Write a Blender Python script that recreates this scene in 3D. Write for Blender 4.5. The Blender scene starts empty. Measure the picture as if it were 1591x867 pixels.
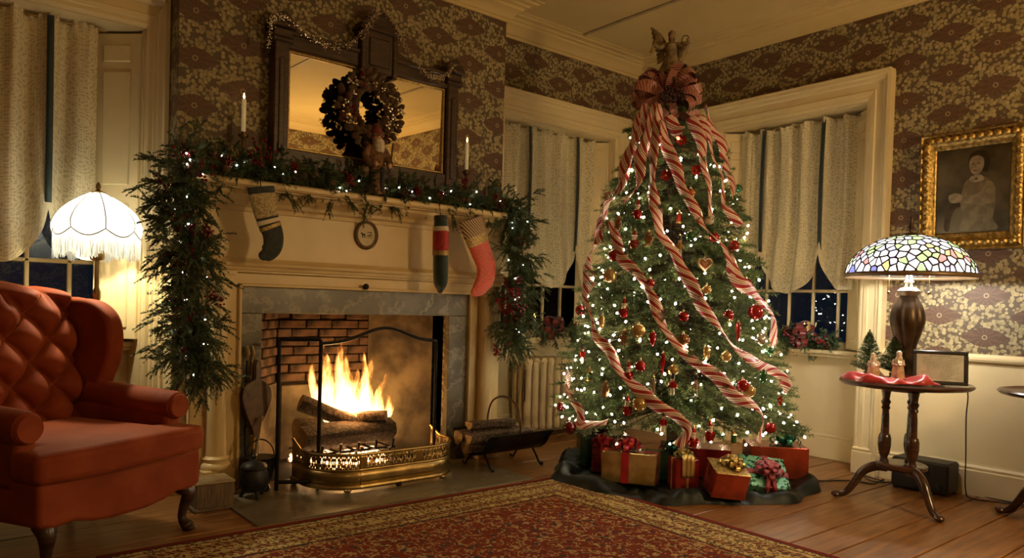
import bpy, math, random
import numpy as np
from mathutils import Vector, Matrix
rnd = random.Random(11)
PI = math.pi
sc = bpy.context.scene
col = sc.collection

# ------------------------------------------------------------------ camera
F_PX, IMG_W, IMG_H = 1144.0, 1591.0, 867.0
CAM_H = 1.05
def _rot(a, b, c):
    ca, sa, cb, sb, cc, s_ = math.cos(a), math.sin(a), math.cos(b), math.sin(b), math.cos(c), math.sin(c)
    Ry = Matrix(((ca, 0, sa), (0, 1, 0), (-sa, 0, ca)))
    Rx = Matrix(((1, 0, 0), (0, cb, -sb), (0, sb, cb)))
    Rz = Matrix(((cc, -s_, 0), (s_, cc, 0), (0, 0, 1)))
    return Rz @ Rx @ Ry
_R = _rot(-.6886, .0238, .0289)
def _ax(i):
    r = _R[i]
    return Vector((r[0], r[2], -r[1]))
right, down, fwd = _ax(0), _ax(1), _ax(2)
cam_d = bpy.data.cameras.new('camera')
cam = bpy.data.objects.new('camera', cam_d)
col.objects.link(cam)
cm = Matrix((right, -down, -fwd)).transposed().to_4x4()
cm.translation = (0, 0, CAM_H)
cam.matrix_world = cm
cam_d.sensor_width = 36.0
cam_d.sensor_fit = 'HORIZONTAL'
cam_d.lens = F_PX / IMG_W * 36.0
cam_d.shift_y = 65.3 / IMG_W
cam_d.clip_start = 0.05
sc.camera = cam

# ------------------------------------------------------------------ world: night
w = bpy.data.worlds.new('night'); sc.world = w
w.use_nodes = True
w.node_tree.nodes['Background'].inputs[0].default_value = (.16, .22, .34, 1)
w.node_tree.nodes['Background'].inputs[1].default_value = .045

# ------------------------------------------------------------------ lights and exposure
def point(name, loc, watts, color, radius=.05):
    d = bpy.data.lights.new(name, 'POINT'); d.energy = watts; d.color = color; d.shadow_soft_size = radius
    o = bpy.data.objects.new(name, d); o.location = loc; col.objects.link(o)
    return o
# the room's other lamps, behind the photographer
point('reading_lamp_light', (3.7, -.35, 1.75), 92, (1, .70, .33), .16)
point('sideboard_lamp_light', (.6, -.6, 1.75), 20, (1, .70, .33), .16)
sc.view_settings.view_transform = 'Standard'
sc.view_settings.look = 'None'
sc.view_settings.gamma = 1
sc.view_settings.use_curve_mapping = False
sc.view_settings.exposure = 0.28
sc.cycles.use_denoising = True
sc.cycles.max_bounces = 6
sc.cycles.diffuse_bounces = 3
sc.cycles.glossy_bounces = 3
sc.cycles.use_adaptive_sampling = True
sc.cycles.adaptive_threshold = .05
sc.cycles.adaptive_min_samples = 16
sc.cycles.transparent_max_bounces = 40
sc.cycles.sample_clamp_indirect = 4.0
sc.cycles.caustics_reflective = False
sc.cycles.caustics_refractive = False

# ------------------------------------------------------------------ materials
_mats = {}
def N(nt, t, **kw):
    n = nt.nodes.new(t)
    for k, v in kw.items(): setattr(n, k, v)
    return n
def link(nt, a, b): nt.links.new(a, b)
def math_n(nt, op, a, b=None, c=None):
    n = nt.nodes.new('ShaderNodeMath'); n.operation = op
    for i, v in enumerate((a, b, c)):
        if v is None: continue
        if isinstance(v, (int, float)): n.inputs[i].default_value = v
        else: nt.links.new(v, n.inputs[i])
    return n.outputs[0]
def mixc(nt, fac, a, b):
    n = nt.nodes.new('ShaderNodeMix'); n.data_type = 'RGBA'
    for s, v in ((n.inputs[0], fac), (n.inputs[6], a), (n.inputs[7], b)):
        if isinstance(v, (int, float)): s.default_value = v
        elif isinstance(v, tuple): s.default_value = (*v[:3], 1)
        else: nt.links.new(v, s)
    return n.outputs[2]
def step_n(nt, x, lo, hi):
    n = nt.nodes.new('ShaderNodeMapRange'); n.interpolation_type = 'SMOOTHSTEP'
    nt.links.new(x, n.inputs[0]); n.inputs[1].default_value = lo; n.inputs[2].default_value = hi
    return n.outputs[0]
def new_mat(name):
    m = bpy.data.materials.new(name); m.use_nodes = True
    nt = m.node_tree
    b = nt.nodes['Principled BSDF']
    _mats[name] = m
    return m, nt, b
def objcoord(nt, scale=(1, 1, 1)):
    t = N(nt, 'ShaderNodeTexCoord'); mp = N(nt, 'ShaderNodeMapping')
    mp.inputs['Scale'].default_value = scale
    link(nt, t.outputs['Object'], mp.inputs[0])
    return mp.outputs[0]
def noise(nt, co, scale, detail=3, rough=.55):
    n = N(nt, 'ShaderNodeTexNoise'); n.inputs['Scale'].default_value = scale
    n.inputs['Detail'].default_value = detail; n.inputs['Roughness'].default_value = rough
    if co is not None: link(nt, co, n.inputs['Vector'])
    return n.outputs[0]
def voro(nt, co, scale, feature='F1', out=0, rnd_=1.0):
    n = N(nt, 'ShaderNodeTexVoronoi', feature=feature); n.inputs['Scale'].default_value = scale
    n.inputs['Randomness'].default_value = rnd_
    if co is not None: link(nt, co, n.inputs['Vector'])
    return n.outputs[out]
def bump(nt, b, h, strength=.3, dist=.01):
    n = N(nt, 'ShaderNodeBump'); n.inputs['Strength'].default_value = strength; n.inputs['Distance'].default_value = dist
    link(nt, h, n.inputs['Height']); link(nt, n.outputs[0], b.inputs['Normal'])
def M(name, c, rough=.5, metal=0, var=.15, scale=14, stretch=(1, 1, 1), bmp=0, bscale=80, c2=None, coat=0, sheen=0, emit=0, ecol=None, spec=None, trans=0, sss=0):
    """plain painted / metal / cloth surface with procedural variation"""
    if name in _mats: return _mats[name]
    m, nt, b = new_mat(name)
    co = objcoord(nt, stretch)
    n = noise(nt, co, scale)
    lo = tuple(x * (1 - var) for x in c); hi = c2 or tuple(min(1, x * (1 + var)) for x in c)
    link(nt, mixc(nt, step_n(nt, n, .3, .7), lo, hi), b.inputs['Base Color'])
    b.inputs['Roughness'].default_value = rough
    b.inputs['Metallic'].default_value = metal
    if spec is not None: b.inputs['Specular IOR Level'].default_value = spec
    if coat: b.inputs['Coat Weight'].default_value = coat; b.inputs['Coat Roughness'].default_value = .1
    if sheen: b.inputs['Sheen Weight'].default_value = sheen; b.inputs['Sheen Roughness'].default_value = .4
    if emit:
        b.inputs['Emission Color'].default_value = (*(ecol or c), 1); b.inputs['Emission Strength'].default_value = emit
    if trans: b.inputs['Transmission Weight'].default_value = trans
    if bmp: bump(nt, b, noise(nt, co, bscale, 4), bmp, .004)
    return m

# ------------------------------------------------------------------ mesh helpers
def frames(pts, up=None):
    """parallel transported frames along a polyline"""
    P = [Vector(p) for p in pts]; n = len(P); T = []
    for i in range(n):
        a = P[max(i - 1, 0)]; b = P[min(i + 1, n - 1)]
        t = (b - a); T.append(t.normalized() if t.length > 1e-9 else Vector((0, 0, 1)))
    u = Vector(up) if up else (Vector((0, 0, 1)) if abs(T[0].z) < .9 else Vector((1, 0, 0)))
    x = (u - T[0] * u.dot(T[0])).normalized(); out = []
    for i in range(n):
        if i:
            x = x - T[i] * x.dot(T[i])
            x = x.normalized() if x.length > 1e-6 else T[i].orthogonal().normalized()
        out.append((P[i], T[i], x, T[i].cross(x)))
    return out
def crm(pts, n=8, closed=False):
    """Catmull-Rom through control points of any dimension"""
    pts = [tuple(p) for p in pts]; m = len(pts); out = []
    rng = range(m if closed else m - 1)
    for i in rng:
        g = lambda k: pts[k % m] if closed else pts[min(max(k, 0), m - 1)]
        p0, p1, p2, p3 = g(i - 1), g(i), g(i + 1), g(i + 2)
        for k in range(n):
            t = k / n
            out.append(tuple(.5 * ((2 * b) + (-a + c) * t + (2 * a - 5 * b + 4 * c - d) * t * t + (-a + 3 * b - 3 * c + d) * t ** 3) for a, b, c, d in zip(p0, p1, p2, p3)))
    if not closed: out.append(pts[-1])
    return out
class MB:
    def __init__(s): s.v = []; s.f = []; s.uv = None; s.mi = []; s.cur = 0
    def _add(s, vs, fs):
        o = len(s.v); s.v += [tuple(p) for p in vs]; s.f += [tuple(i + o for i in f) for f in fs]; s.mi += [s.cur] * len(fs)
        return s
    def box(s, x0, y0, z0, x1, y1, z1, b=0):
        x0, x1 = sorted((x0, x1)); y0, y1 = sorted((y0, y1)); z0, z1 = sorted((z0, z1))
        if not b:
            vs = [(x, y, z) for x in (x0, x1) for y in (y0, y1) for z in (z0, z1)]
            return s._add(vs, [(0, 1, 3, 2), (4, 6, 7, 5), (0, 4, 5, 1), (2, 3, 7, 6), (0, 2, 6, 4), (1, 5, 7, 3)])
        b = min(b, (x1 - x0) * .45, (y1 - y0) * .45, (z1 - z0) * .45)
        vs = []; idx = {}
        for ix, (x, sx) in enumerate(((x0, 1), (x1, -1))):
            for iy, (y, sy) in enumerate(((y0, 1), (y1, -1))):
                for iz, (z, sz) in enumerate(((z0, 1), (z1, -1))):
                    for a in range(3):
                        p = [x + sx * b, y + sy * b, z + sz * b]; p[a] = (x, y, z)[a]
                        idx[ix, iy, iz, a] = len(vs); vs.append(p)
        fs = []
        for a in range(3):
            o = [k for k in range(3) if k != a]
            for e in (0, 1):
                q = []
                for (i, j) in ((0, 0), (0, 1), (1, 1), (1, 0)):
                    k = [0, 0, 0]; k[a] = e; k[o[0]] = i; k[o[1]] = j; q.append(idx[(*k, a)])
                fs.append(tuple(q))
        for a in range(3):
            o = [k for k in range(3) if k != a]
            for i in (0, 1):
                for j in (0, 1):
                    k0 = [0, 0, 0]; k0[o[0]] = i; k0[o[1]] = j; k1 = list(k0); k0[a] = 0; k1[a] = 1
                    fs.append((idx[(*k0, o[0])], idx[(*k1, o[0])], idx[(*k1, o[1])], idx[(*k0, o[1])]))
        for ix in (0, 1):
            for iy in (0, 1):
                for iz in (0, 1): fs.append(tuple(idx[ix, iy, iz, a] for a in range(3)))
        return s._add(vs, fs)
    def obox(s, c, size, mat3=None, b=0):
        t = MB().box(*(-x / 2 for x in size), *(x / 2 for x in size), b=b)
        c = Vector(c)
        return s._add([tuple(c + ((mat3 @ Vector(p)) if mat3 else Vector(p))) for p in t.v], t.f)
    def tube(s, pts, r, n=8, cap=True, up=None, flat=1.0):
        fr = frames(pts, up); rs = r if hasattr(r, '__len__') else [r] * len(fr)
        vs = []; fs = []
        for (p, t, x, y), q in zip(fr, rs):
            for k in range(n):
                a = 2 * PI * k / n; vs.append(tuple(p + x * (q * math.cos(a)) + y * (q * flat * math.sin(a))))
        for i in range(len(fr) - 1):
            for k in range(n):
                a, b = i * n + k, i * n + (k + 1) % n; fs.append((a, b, b + n, a + n))
        if cap: fs.append(tuple(range(n - 1, -1, -1))); fs.append(tuple(range((len(fr) - 1) * n, len(fr) * n)))
        return s._add(vs, fs)
    def lathe(s, prof, n=20, c=(0, 0, 0), mat3=None, cap=True, mod=None):
        vs = []; fs = []; c = Vector(c)
        for j, (r, z) in enumerate(prof):
            for k in range(n):
                a = 2 * PI * k / n; q = r * (mod(a, z) if mod else 1)
                p = Vector((q * math.cos(a), q * math.sin(a), z)); vs.append(tuple(c + (mat3 @ p if mat3 else p)))
        for j in range(len(prof) - 1):
            for k in range(n):
                a, b = j * n + k, j * n + (k + 1) % n; fs.append((a, b, b + n, a + n))
        if cap: fs.append(tuple(range(n - 1, -1, -1))); fs.append(tuple(range((len(prof) - 1) * n, len(prof) * n)))
        return s._add(vs, fs)
    def ball(s, c, r, nu=10, nv=6, mat3=None):
        rx, ry, rz = r if hasattr(r, '__len__') else (r, r, r)
        c = Vector(c); vs = []; fs = []
        T = lambda p: tuple(c + (mat3 @ Vector(p) if mat3 else Vector(p)))
        vs.append(T((0, 0, -rz)))
        for j in range(1, nv):
            t = -PI / 2 + PI * j / nv
            for k in range(nu):
                a = 2 * PI * k / nu; vs.append(T((rx * math.cos(t) * math.cos(a), ry * math.cos(t) * math.sin(a), rz * math.sin(t))))
        vs.append(T((0, 0, rz))); e = len(vs) - 1
        for k in range(nu):
            fs.append((0, 1 + (k + 1) % nu, 1 + k)); b = 1 + (nv - 2) * nu; fs.append((e, b + k, b + (k + 1) % nu))
        for j in range(nv - 2):
            for k in range(nu):
                a, b = 1 + j * nu + k, 1 + j * nu + (k + 1) % nu; fs.append((a, b, b + nu, a + nu))
        return s._add(vs, fs)
    def prism(s, poly, d0, d1, fn):
        """polygon (a,b) extruded between d0 and d1; fn(a,b,d)->xyz"""
        n = len(poly); vs = [fn(a, b, d0) for a, b in poly] + [fn(a, b, d1) for a, b in poly]
        fs = [tuple(range(n - 1, -1, -1)), tuple(range(n, 2 * n))] + [(i, (i + 1) % n, (i + 1) % n + n, i + n) for i in range(n)]
        return s._add(vs, fs)
    def grid(s, fn, nu, nv, wrap=False, uvfn=None, skip=None):
        o = len(s.v); vs = []; fs = []; m = nu if wrap else nu + 1
        if uvfn and s.uv is None: s.uv = [(0, 0)] * o
        for j in range(nv + 1):
            for i in range(m):
                vs.append(tuple(fn(i / nu, j / nv)))
                if uvfn: s.uv.append(uvfn(i / nu, j / nv))
        for j in range(nv):
            for i in range(nu):
                if skip and skip(i, j): continue
                a, b = j * m + i, j * m + (i + 1) % m; fs.append((a, b, b + m, a + m))
        return s._add(vs, fs)
    def sweep(s, path, prof, fn=None, closed=False, up=(0, 0, 1)):
        """profile [(out, up)] swept along a straight-segment path with mitred corners; path in XY at z"""
        P = [Vector(p) for p in path]; n = len(P); vs = []; fs = []; k = len(prof)
        for i in range(n):
            if closed: a, b = P[i] - P[i - 1], P[(i + 1) % n] - P[i]
            else: a = P[i] - P[i - 1] if i else P[1] - P[0]; b = P[i + 1] - P[i] if i < n - 1 else P[i] - P[i - 1]
            upv = Vector(up); na = a.normalized().cross(upv); nb = b.normalized().cross(upv); m = (na + nb)
            m = m / max(m.dot(na), 1e-6) if m.length > 1e-6 else na
            for (q, z) in prof: vs.append(tuple(P[i] + m * q + upv * z))
        for i in range(n if closed else n - 1):
            for j in range(k):
                a, b = i * k + j, i * k + (j + 1) % k; c, d = ((i + 1) % n) * k + j, ((i + 1) % n) * k + (j + 1) % k
                fs.append((a, c, d, b))
        if not closed: fs.append(tuple(range(k))); fs.append(tuple(range((n - 1) * k + k - 1, (n - 1) * k - 1, -1)))
        return s._add(vs, fs)
    def xf(s, mat4, start=0):
        s.v = s.v[:start] + [tuple(mat4 @ Vector(p)) for p in s.v[start:]]
        return s
    def build(s, name, mat, parent=None, smooth=True, world=True, angle=40, solid=0, center=True):
        return link_mesh(name, s.v, s.f, mat, parent, smooth, world, angle, solid, s.uv, s.mi, center)
def wm(o):
    m = o.matrix_basis.copy()
    while o.parent: o = o.parent; m = o.matrix_basis @ m
    return m
def link_mesh(name, v, f, mat, parent=None, smooth=True, world=True, angle=40, solid=0, uv=None, mi=None, center=True):
    V = np.array(v, dtype=np.float64).reshape(-1, 3)
    if parent is not None and world:
        im = np.array(wm(parent).inverted()); V = V @ im[:3, :3].T + im[:3, 3]
    lo, hi = V.min(0), V.max(0)
    o_ = (lo + hi) / 2
    if parent is None: o_[2] = lo[2]
    if not center: o_ = np.zeros(3)
    me = bpy.data.meshes.new(name)
    if isinstance(f, np.ndarray):
        nf = len(f); V = V - o_
        me.vertices.add(len(V)); me.vertices.foreach_set('co', V.astype(np.float32).ravel())
        k = f.shape[1]; me.loops.add(nf * k); me.loops.foreach_set('vertex_index', f.astype(np.int32).ravel())
        me.polygons.add(nf); me.polygons.foreach_set('loop_start', np.arange(0, nf * k, k, dtype=np.int32))
        me.update(calc_edges=True)
    else:
        me.from_pydata([tuple(p) for p in V - o_], [], f); me.update()
    ms = mat if isinstance(mat, (list, tuple)) else [mat]
    for m in ms: me.materials.append(m)
    if mi and len(ms) > 1: me.polygons.foreach_set('material_index', np.array(mi, dtype=np.int32))
    if uv:
        L = me.uv_layers.new(name='UVMap'); vi = np.zeros(len(me.loops), dtype=np.int32); me.loops.foreach_get('vertex_index', vi)
        L.data.foreach_set('uv', np.array(uv, dtype=np.float32)[vi].ravel())
    if smooth:
        me.shade_smooth()
        if angle and not isinstance(f, np.ndarray): me.set_sharp_from_angle(angle=math.radians(angle))
    o = bpy.data.objects.new(name, me); o.location = o_
    if parent is not None: o.parent = parent
    col.objects.link(o)
    if solid:
        md = o.modifiers.new('thickness', 'SOLIDIFY'); md.thickness = solid; md.offset = 0
    return o
def tag(o, label, cat, group=None):
    o['label'] = label; o['category'] = cat
    if group: o['group'] = group
    return o
def struct(o, label=None):
    o['kind'] = 'structure'
    if label: o['label'] = label
    return o
def stuff(o): o['kind'] = 'stuff'; return o
def thing(name, label, cat, loc=(0, 0, 0), rz=0, group=None, rx=0, ry=0):
    o = bpy.data.objects.new(name, None); o.empty_display_size = .05
    o.location = loc; o.rotation_euler = (rx, ry, rz); col.objects.link(o)
    o.matrix_basis = Matrix.Translation(loc) @ Matrix.Rotation(rz, 4, 'Z') @ Matrix.Rotation(ry, 4, 'Y') @ Matrix.Rotation(rx, 4, 'X')
    return tag(o, label, cat, group)
def share(name, src, parent, loc, rot=None, scale=None):
    """another part that shares the mesh of src"""
    o = bpy.data.objects.new(name, src if isinstance(src, bpy.types.Mesh) else src.data); o.parent = parent
    o.location = loc
    if rot is not None: o.rotation_euler = rot
    if scale is not None: o.scale = scale if hasattr(scale, '__len__') else (scale,) * 3
    col.objects.link(o)
    return o
def ray(x, y):
    """direction through a point of the photograph"""
    d = right * ((x - IMG_W / 2) / F_PX) + down * ((y - IMG_H / 2 - 65.3) / F_PX) + fwd
    return d
def at(x, y, **k):
    (a, val), = k.items(); i = 'XYZ'.index(a); d = ray(x, y); c = Vector((0, 0, CAM_H))
    return c + d * ((val - c[i]) / d[i])
def eul(vec, up='Z'):
    return Vector(vec).to_track_quat('Z', 'Y').to_matrix()
# ------------------------------------------------------------------ special materials
def wallpaper_mat():
    m, nt, b = new_mat('wallpaper')
    g = N(nt, 'ShaderNodeNewGeometry'); sp = N(nt, 'ShaderNodeSeparateXYZ'); link(nt, g.outputs['Position'], sp.inputs[0])
    u = math_n(nt, 'ADD', sp.outputs[0], sp.outputs[1]); v = sp.outputs[2]
    PU, PV = .50, .245
    def lattice(ou, ov):
        a = math_n(nt, 'SUBTRACT', math_n(nt, 'FRACT', math_n(nt, 'ADD', math_n(nt, 'DIVIDE', u, PU), ou)), .5)
        c = math_n(nt, 'SUBTRACT', math_n(nt, 'FRACT', math_n(nt, 'ADD', math_n(nt, 'DIVIDE', v, PV), ov)), .5)
        a = math_n(nt, 'MULTIPLY', a, PU); c = math_n(nt, 'MULTIPLY', c, PV)
        d = math_n(nt, 'ADD', math_n(nt, 'POWER', math_n(nt, 'DIVIDE', math_n(nt, 'ABSOLUTE', a), .128), 1.3),
                   math_n(nt, 'POWER', math_n(nt, 'DIVIDE', math_n(nt, 'ABSOLUTE', c), .060), 1.3))
        r = math_n(nt, 'SQRT', math_n(nt, 'ADD', math_n(nt, 'MULTIPLY', a, a), math_n(nt, 'MULTIPLY', c, c)))
        ang = math_n(nt, 'ARCTAN2', c, a)
        return d, r, ang
    d1, r1, a1 = lattice(.1, .2); d2, r2, a2 = lattice(.6, .7)
    near1 = math_n(nt, 'LESS_THAN', d1, d2)
    d = math_n(nt, 'MINIMUM', d1, d2); r = math_n(nt, 'MINIMUM', r1, r2)
    ang = math_n(nt, 'ADD', math_n(nt, 'MULTIPLY', a1, near1), math_n(nt, 'MULTIPLY', a2, math_n(nt, 'SUBTRACT', 1, near1)))
    cb = N(nt, 'ShaderNodeCombineXYZ'); link(nt, u, cb.inputs[0]); link(nt, v, cb.inputs[1])
    wob = noise(nt, cb.outputs[0], 30)
    med = step_n(nt, math_n(nt, 'ADD', d, math_n(nt, 'MULTIPLY', math_n(nt, 'SUBTRACT', wob, .5), .25)), 1.02, .94)
    leaf = step_n(nt, voro(nt, cb.outputs[0], 46, rnd_=.85), .62, .50)
    hue = voro(nt, cb.outputs[0], 46, out=1, rnd_=.85)
    sepc = N(nt, 'ShaderNodeSeparateColor'); link(nt, hue, sepc.inputs[0])
    leafc = mixc(nt, sepc.outputs[0], (.24, .19, .09), (.40, .32, .165))
    ground = mixc(nt, noise(nt, cb.outputs[0], 9), (.080, .056, .034), (.13, .092, .054))
    out = mixc(nt, leaf, ground, leafc)
    pet = math_n(nt, 'SINE', math_n(nt, 'ADD', math_n(nt, 'MULTIPLY', ang, 12), math_n(nt, 'MULTIPLY', noise(nt, cb.outputs[0], 40), 9)))
    medc = mixc(nt, step_n(nt, pet, -.4, .9), (.100, .055, .033), (.135, .075, .044))
    out = mixc(nt, med, out, medc)
    ring = math_n(nt, 'MULTIPLY', step_n(nt, r, .0155, .0135), step_n(nt, r, .008, .0100))
    out = mixc(nt, ring, out, (.34, .25, .15))
    link(nt, out, b.inputs['Base Color']); b.inputs['Roughness'].default_value = .55
    b.inputs['Specular IOR Level'].default_value = .35
    return m
WALLPAPER = wallpaper_mat()
PAINT = M('cream_paint', (.70, .56, .31), .42, var=.05, scale=3, bmp=.04, bscale=40)
CEIL = M('ceiling_paint', (.60, .45, .20), .75, var=.06, scale=1.2, bmp=.05, bscale=25)
def plank_mat():
    m, nt, b = new_mat('floor_wood')
    g = N(nt, 'ShaderNodeNewGeometry'); mp = N(nt, 'ShaderNodeMapping'); mp.inputs['Scale'].default_value = (1.2, 16, 1)
    oi = N(nt, 'ShaderNodeObjectInfo')
    ad = N(nt, 'ShaderNodeVectorMath', operation='ADD'); link(nt, g.outputs['Position'], ad.inputs[0])
    cx = N(nt, 'ShaderNodeCombineXYZ'); link(nt, math_n(nt, 'MULTIPLY', oi.outputs['Random'], 37), cx.inputs[0]); link(nt, cx.outputs[0], ad.inputs[1])
    link(nt, ad.outputs[0], mp.inputs[0])
    n1 = noise(nt, mp.outputs[0], 2.2, 6, .65); n2 = noise(nt, ad.outputs[0], 1.6, 3)
    c = mixc(nt, step_n(nt, n1, .3, .72), (.10, .038, .012), (.37, .175, .05))
    c = mixc(nt, math_n(nt, 'MULTIPLY', n2, .55), c, (.25, .095, .028))
    knot = step_n(nt, voro(nt, ad.outputs[0], 3.1), .05, .02)
    c = mixc(nt, knot, c, (.05, .02, .008))
    link(nt, c, b.inputs['Base Color'])
    link(nt, math_n(nt, 'ADD', math_n(nt, 'MULTIPLY', n2, .25), .22), b.inputs['Roughness'])
    bump(nt, b, n1, .08, .003)
    return m
PLANK = plank_mat()
GAP = M('floor_gap_dark', (.012, .006, .003), .9)
def lace_mat():
    m, nt, b = new_mat('lace'); nt.nodes.remove(b)
    uv = N(nt, 'ShaderNodeUVMap'); mp = N(nt, 'ShaderNodeMapping'); link(nt, uv.outputs[0], mp.inputs[0])
    sp = N(nt, 'ShaderNodeSeparateXYZ'); link(nt, uv.outputs[0], sp.inputs[0])
    fine = math_n(nt, 'ADD', math_n(nt, 'SINE', math_n(nt, 'MULTIPLY', sp.outputs[0], 520)), math_n(nt, 'SINE', math_n(nt, 'MULTIPLY', sp.outputs[1], 520)))
    cells = voro(nt, mp.outputs[0], 38, 'DISTANCE_TO_EDGE', rnd_=.55)
    fu = math_n(nt, 'ABSOLUTE', math_n(nt, 'SUBTRACT', math_n(nt, 'FRACT', math_n(nt, 'DIVIDE', sp.outputs[0], .16)), .5))
    fv = math_n(nt, 'ABSOLUTE', math_n(nt, 'SUBTRACT', math_n(nt, 'FRACT', math_n(nt, 'DIVIDE', sp.outputs[1], .11)), .5))
    ros = math_n(nt, 'SQRT', math_n(nt, 'ADD', math_n(nt, 'MULTIPLY', fu, fu), math_n(nt, 'MULTIPLY', fv, fv)))
    rose = math_n(nt, 'SINE', math_n(nt, 'MULTIPLY', ros, 44))
    dense = math_n(nt, 'MAXIMUM', step_n(nt, rose, .2, .55), step_n(nt, cells, .13, .05))
    a = math_n(nt, 'ADD', .82, math_n(nt, 'MULTIPLY', dense, .14))
    a = math_n(nt, 'ADD', a, math_n(nt, 'MULTIPLY', fine, .05))
    dif = N(nt, 'ShaderNodeBsdfDiffuse'); tr = N(nt, 'ShaderNodeBsdfTranslucent'); tp = N(nt, 'ShaderNodeBsdfTransparent')
    c = mixc(nt, dense, (.74, .64, .40), (.84, .74, .49))
    link(nt, c, dif.inputs[0]); link(nt, c, tr.inputs[0])
    m1 = N(nt, 'ShaderNodeMixShader'); m1.inputs[0].default_value = .22; link(nt, dif.outputs[0], m1.inputs[1]); link(nt, tr.outputs[0], m1.inputs[2])
    m2 = N(nt, 'ShaderNodeMixShader'); link(nt, a, m2.inputs[0]); link(nt, tp.outputs[0], m2.inputs[1]); link(nt, m1.outputs[0], m2.inputs[2])
    link(nt, m2.outputs[0], nt.nodes['Material Output'].inputs[0])
    return m
LACE = lace_mat()
def glass_mat():
    m, nt, b = new_mat('window_glass'); nt.nodes.remove(b)
    gl = N(nt, 'ShaderNodeBsdfGlossy'); gl.inputs['Roughness'].default_value = .01
    tp = N(nt, 'ShaderNodeBsdfTransparent'); tp.inputs[0].default_value = (.62, .68, .74, 1)
    n = noise(nt, objcoord(nt), 4); bp = N(nt, 'ShaderNodeBump'); bp.inputs['Strength'].default_value = .02; link(nt, n, bp.inputs['Height']); link(nt, bp.outputs[0], gl.inputs['Normal'])
    fr = N(nt, 'ShaderNodeFresnel'); fr.inputs[0].default_value = 1.6
    mx = N(nt, 'ShaderNodeMixShader'); link(nt, fr.outputs[0], mx.inputs[0]); link(nt, tp.outputs[0], mx.inputs[1]); link(nt, gl.outputs[0], mx.inputs[2])
    link(nt, mx.outputs[0], nt.nodes['Material Output'].inputs[0])
    return m
GLASS = glass_mat()
STRAP = M('teal_ribbon', (.012, .026, .026), .6, sheen=.3)
def marble_mat(name, c0, c1, vein, sc_=5):
    m, nt, b = new_mat(name)
    co = objcoord(nt); n = noise(nt, co, sc_, 7, .7)
    n3 = noise(nt, co, sc_ * .6, 4)
    c = mixc(nt, step_n(nt, n, .32, .7), c0, c1)
    v = math_n(nt, 'ABSOLUTE', math_n(nt, 'SUBTRACT', noise(nt, co, sc_ * .9, 8, .6), .5))
    c = mixc(nt, math_n(nt, 'MULTIPLY', step_n(nt, v, .035, .0), math_n(nt, 'MULTIPLY', n3, .9)), c, vein)
    link(nt, c, b.inputs['Base Color']); b.inputs['Roughness'].default_value = .3
    return m
MARBLE = marble_mat('grey_marble', (.10, .086, .060), (.19, .165, .12), (.40, .35, .25))
SLATE = marble_mat('hearth_stone', (.11, .092, .058), (.20, .165, .105), (.27, .22, .14), 3)
BLACK = M('black_iron', (.012, .010, .009), .45, .6)
SOOT = M('soot', (.018, .014, .010), .85, var=.4, scale=9)

# ------------------------------------------------------------------ room dimensions
YB, YR, XR = 4.05, 4.27, 4.88           # chimney breast, wall beside it, right wall
BX0, BX1 = 1.07, 3.205                  # chimney breast
XL, YK = -1.3, -1.0                     # walls behind the photographer
ZC, ZT = 3.0, 3.13                      # crown bottom, ceiling
OT = 2.44                               # top of the window bays
BAY = .25
FX0, FX1, FZ = 1.515, 2.76, .955        # fireplace opening
# floor
fl = struct(MB().box(XL - .2, YK - .2, -.10, XR + .5, YR + .6, -.025).build('floor', GAP), 'wide old floorboards of worn brown pine')
ys = [-1.2, -.95, -.68, -.43, -.16, .1, .36, .6, .86, 1.09, 1.32, 1.555, 1.74, 2.0, 2.27, 2.53, 2.80, 3.06, 3.33, 3.69, 4.075, 4.33, 4.62]
for i in range(len(ys) - 1):
    MB().box(XL - .1, ys[i] + .004, -.025, XR + .45, ys[i + 1] - .004, 0, b=.003).build('plank', PLANK, fl, smooth=False)
ce = struct(MB().box(XL - .2, YK - .2, ZT, XR + .4, YR + .5, ZT + .1).build('ceiling', CEIL), 'cream plaster ceiling with thin batten strips')
for x in (-.8, .4, 1.6, 2.8, 4.0):
    MB().box(x - .018, YK, ZT - .007, x + .018, YR - .16 - (.2 if BX0 < x < BX1 else 0), ZT, b=.003).build('batten', M('batten_wood', (.34, .25, .13), .6), ce)
# walls
def pieces(name, mat, boxes, label):
    m = MB()
    for b in boxes: m.box(*b)
    return struct(m.build(name, mat, smooth=False), label)
W1, W2, W3 = (-.2, .962), (3.37, 4.55), (2.30, 3.45)    # bay openings: left, middle (in X), right (in Y)
pieces('wall_front', WALLPAPER, [
    (XL - .2, YR, 0, W1[0], YR + .42, ZT), (W1[0], YR, OT, W1[1], YR + .42, ZT), (W1[1], YR, 0, BX0, YR + .42, ZT),
    (BX1, YR, 0, W2[0], YR + .42, ZT), (W2[0], YR, OT, W2[1], YR + .42, ZT), (W2[1], YR, 0, XR + .42, YR + .42, ZT)], 'brown floral wallpapered wall beside the chimney breast')
pieces('wall_chimney', WALLPAPER, [
    (BX0, YB, 0, FX0, YR + .42, ZT), (FX1, YB, 0, BX1, YR + .42, ZT), (FX0, YB, FZ, FX1, YR + .42, ZT)], 'projecting chimney breast in brown floral wallpaper')
pieces('wall_right', WALLPAPER, [
    (XR, YK - .2, 0, XR + .42, W3[0], ZT), (XR, W3[0], OT, XR + .42, W3[1], ZT), (XR, W3[1], 0, XR + .42, YR + .1, ZT)], 'wallpapered right wall with cream wainscot')
pieces('wall_left', WALLPAPER, [(XL - .2, YK - .2, 0, XL, YR + .42, ZT)], 'wallpapered wall behind the photographer')
pieces('wall_back', WALLPAPER, [(XL - .2, YK - .2, 0, XR + .4, YK, ZT)], 'wallpapered wall seen in the mantel mirror')
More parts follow.
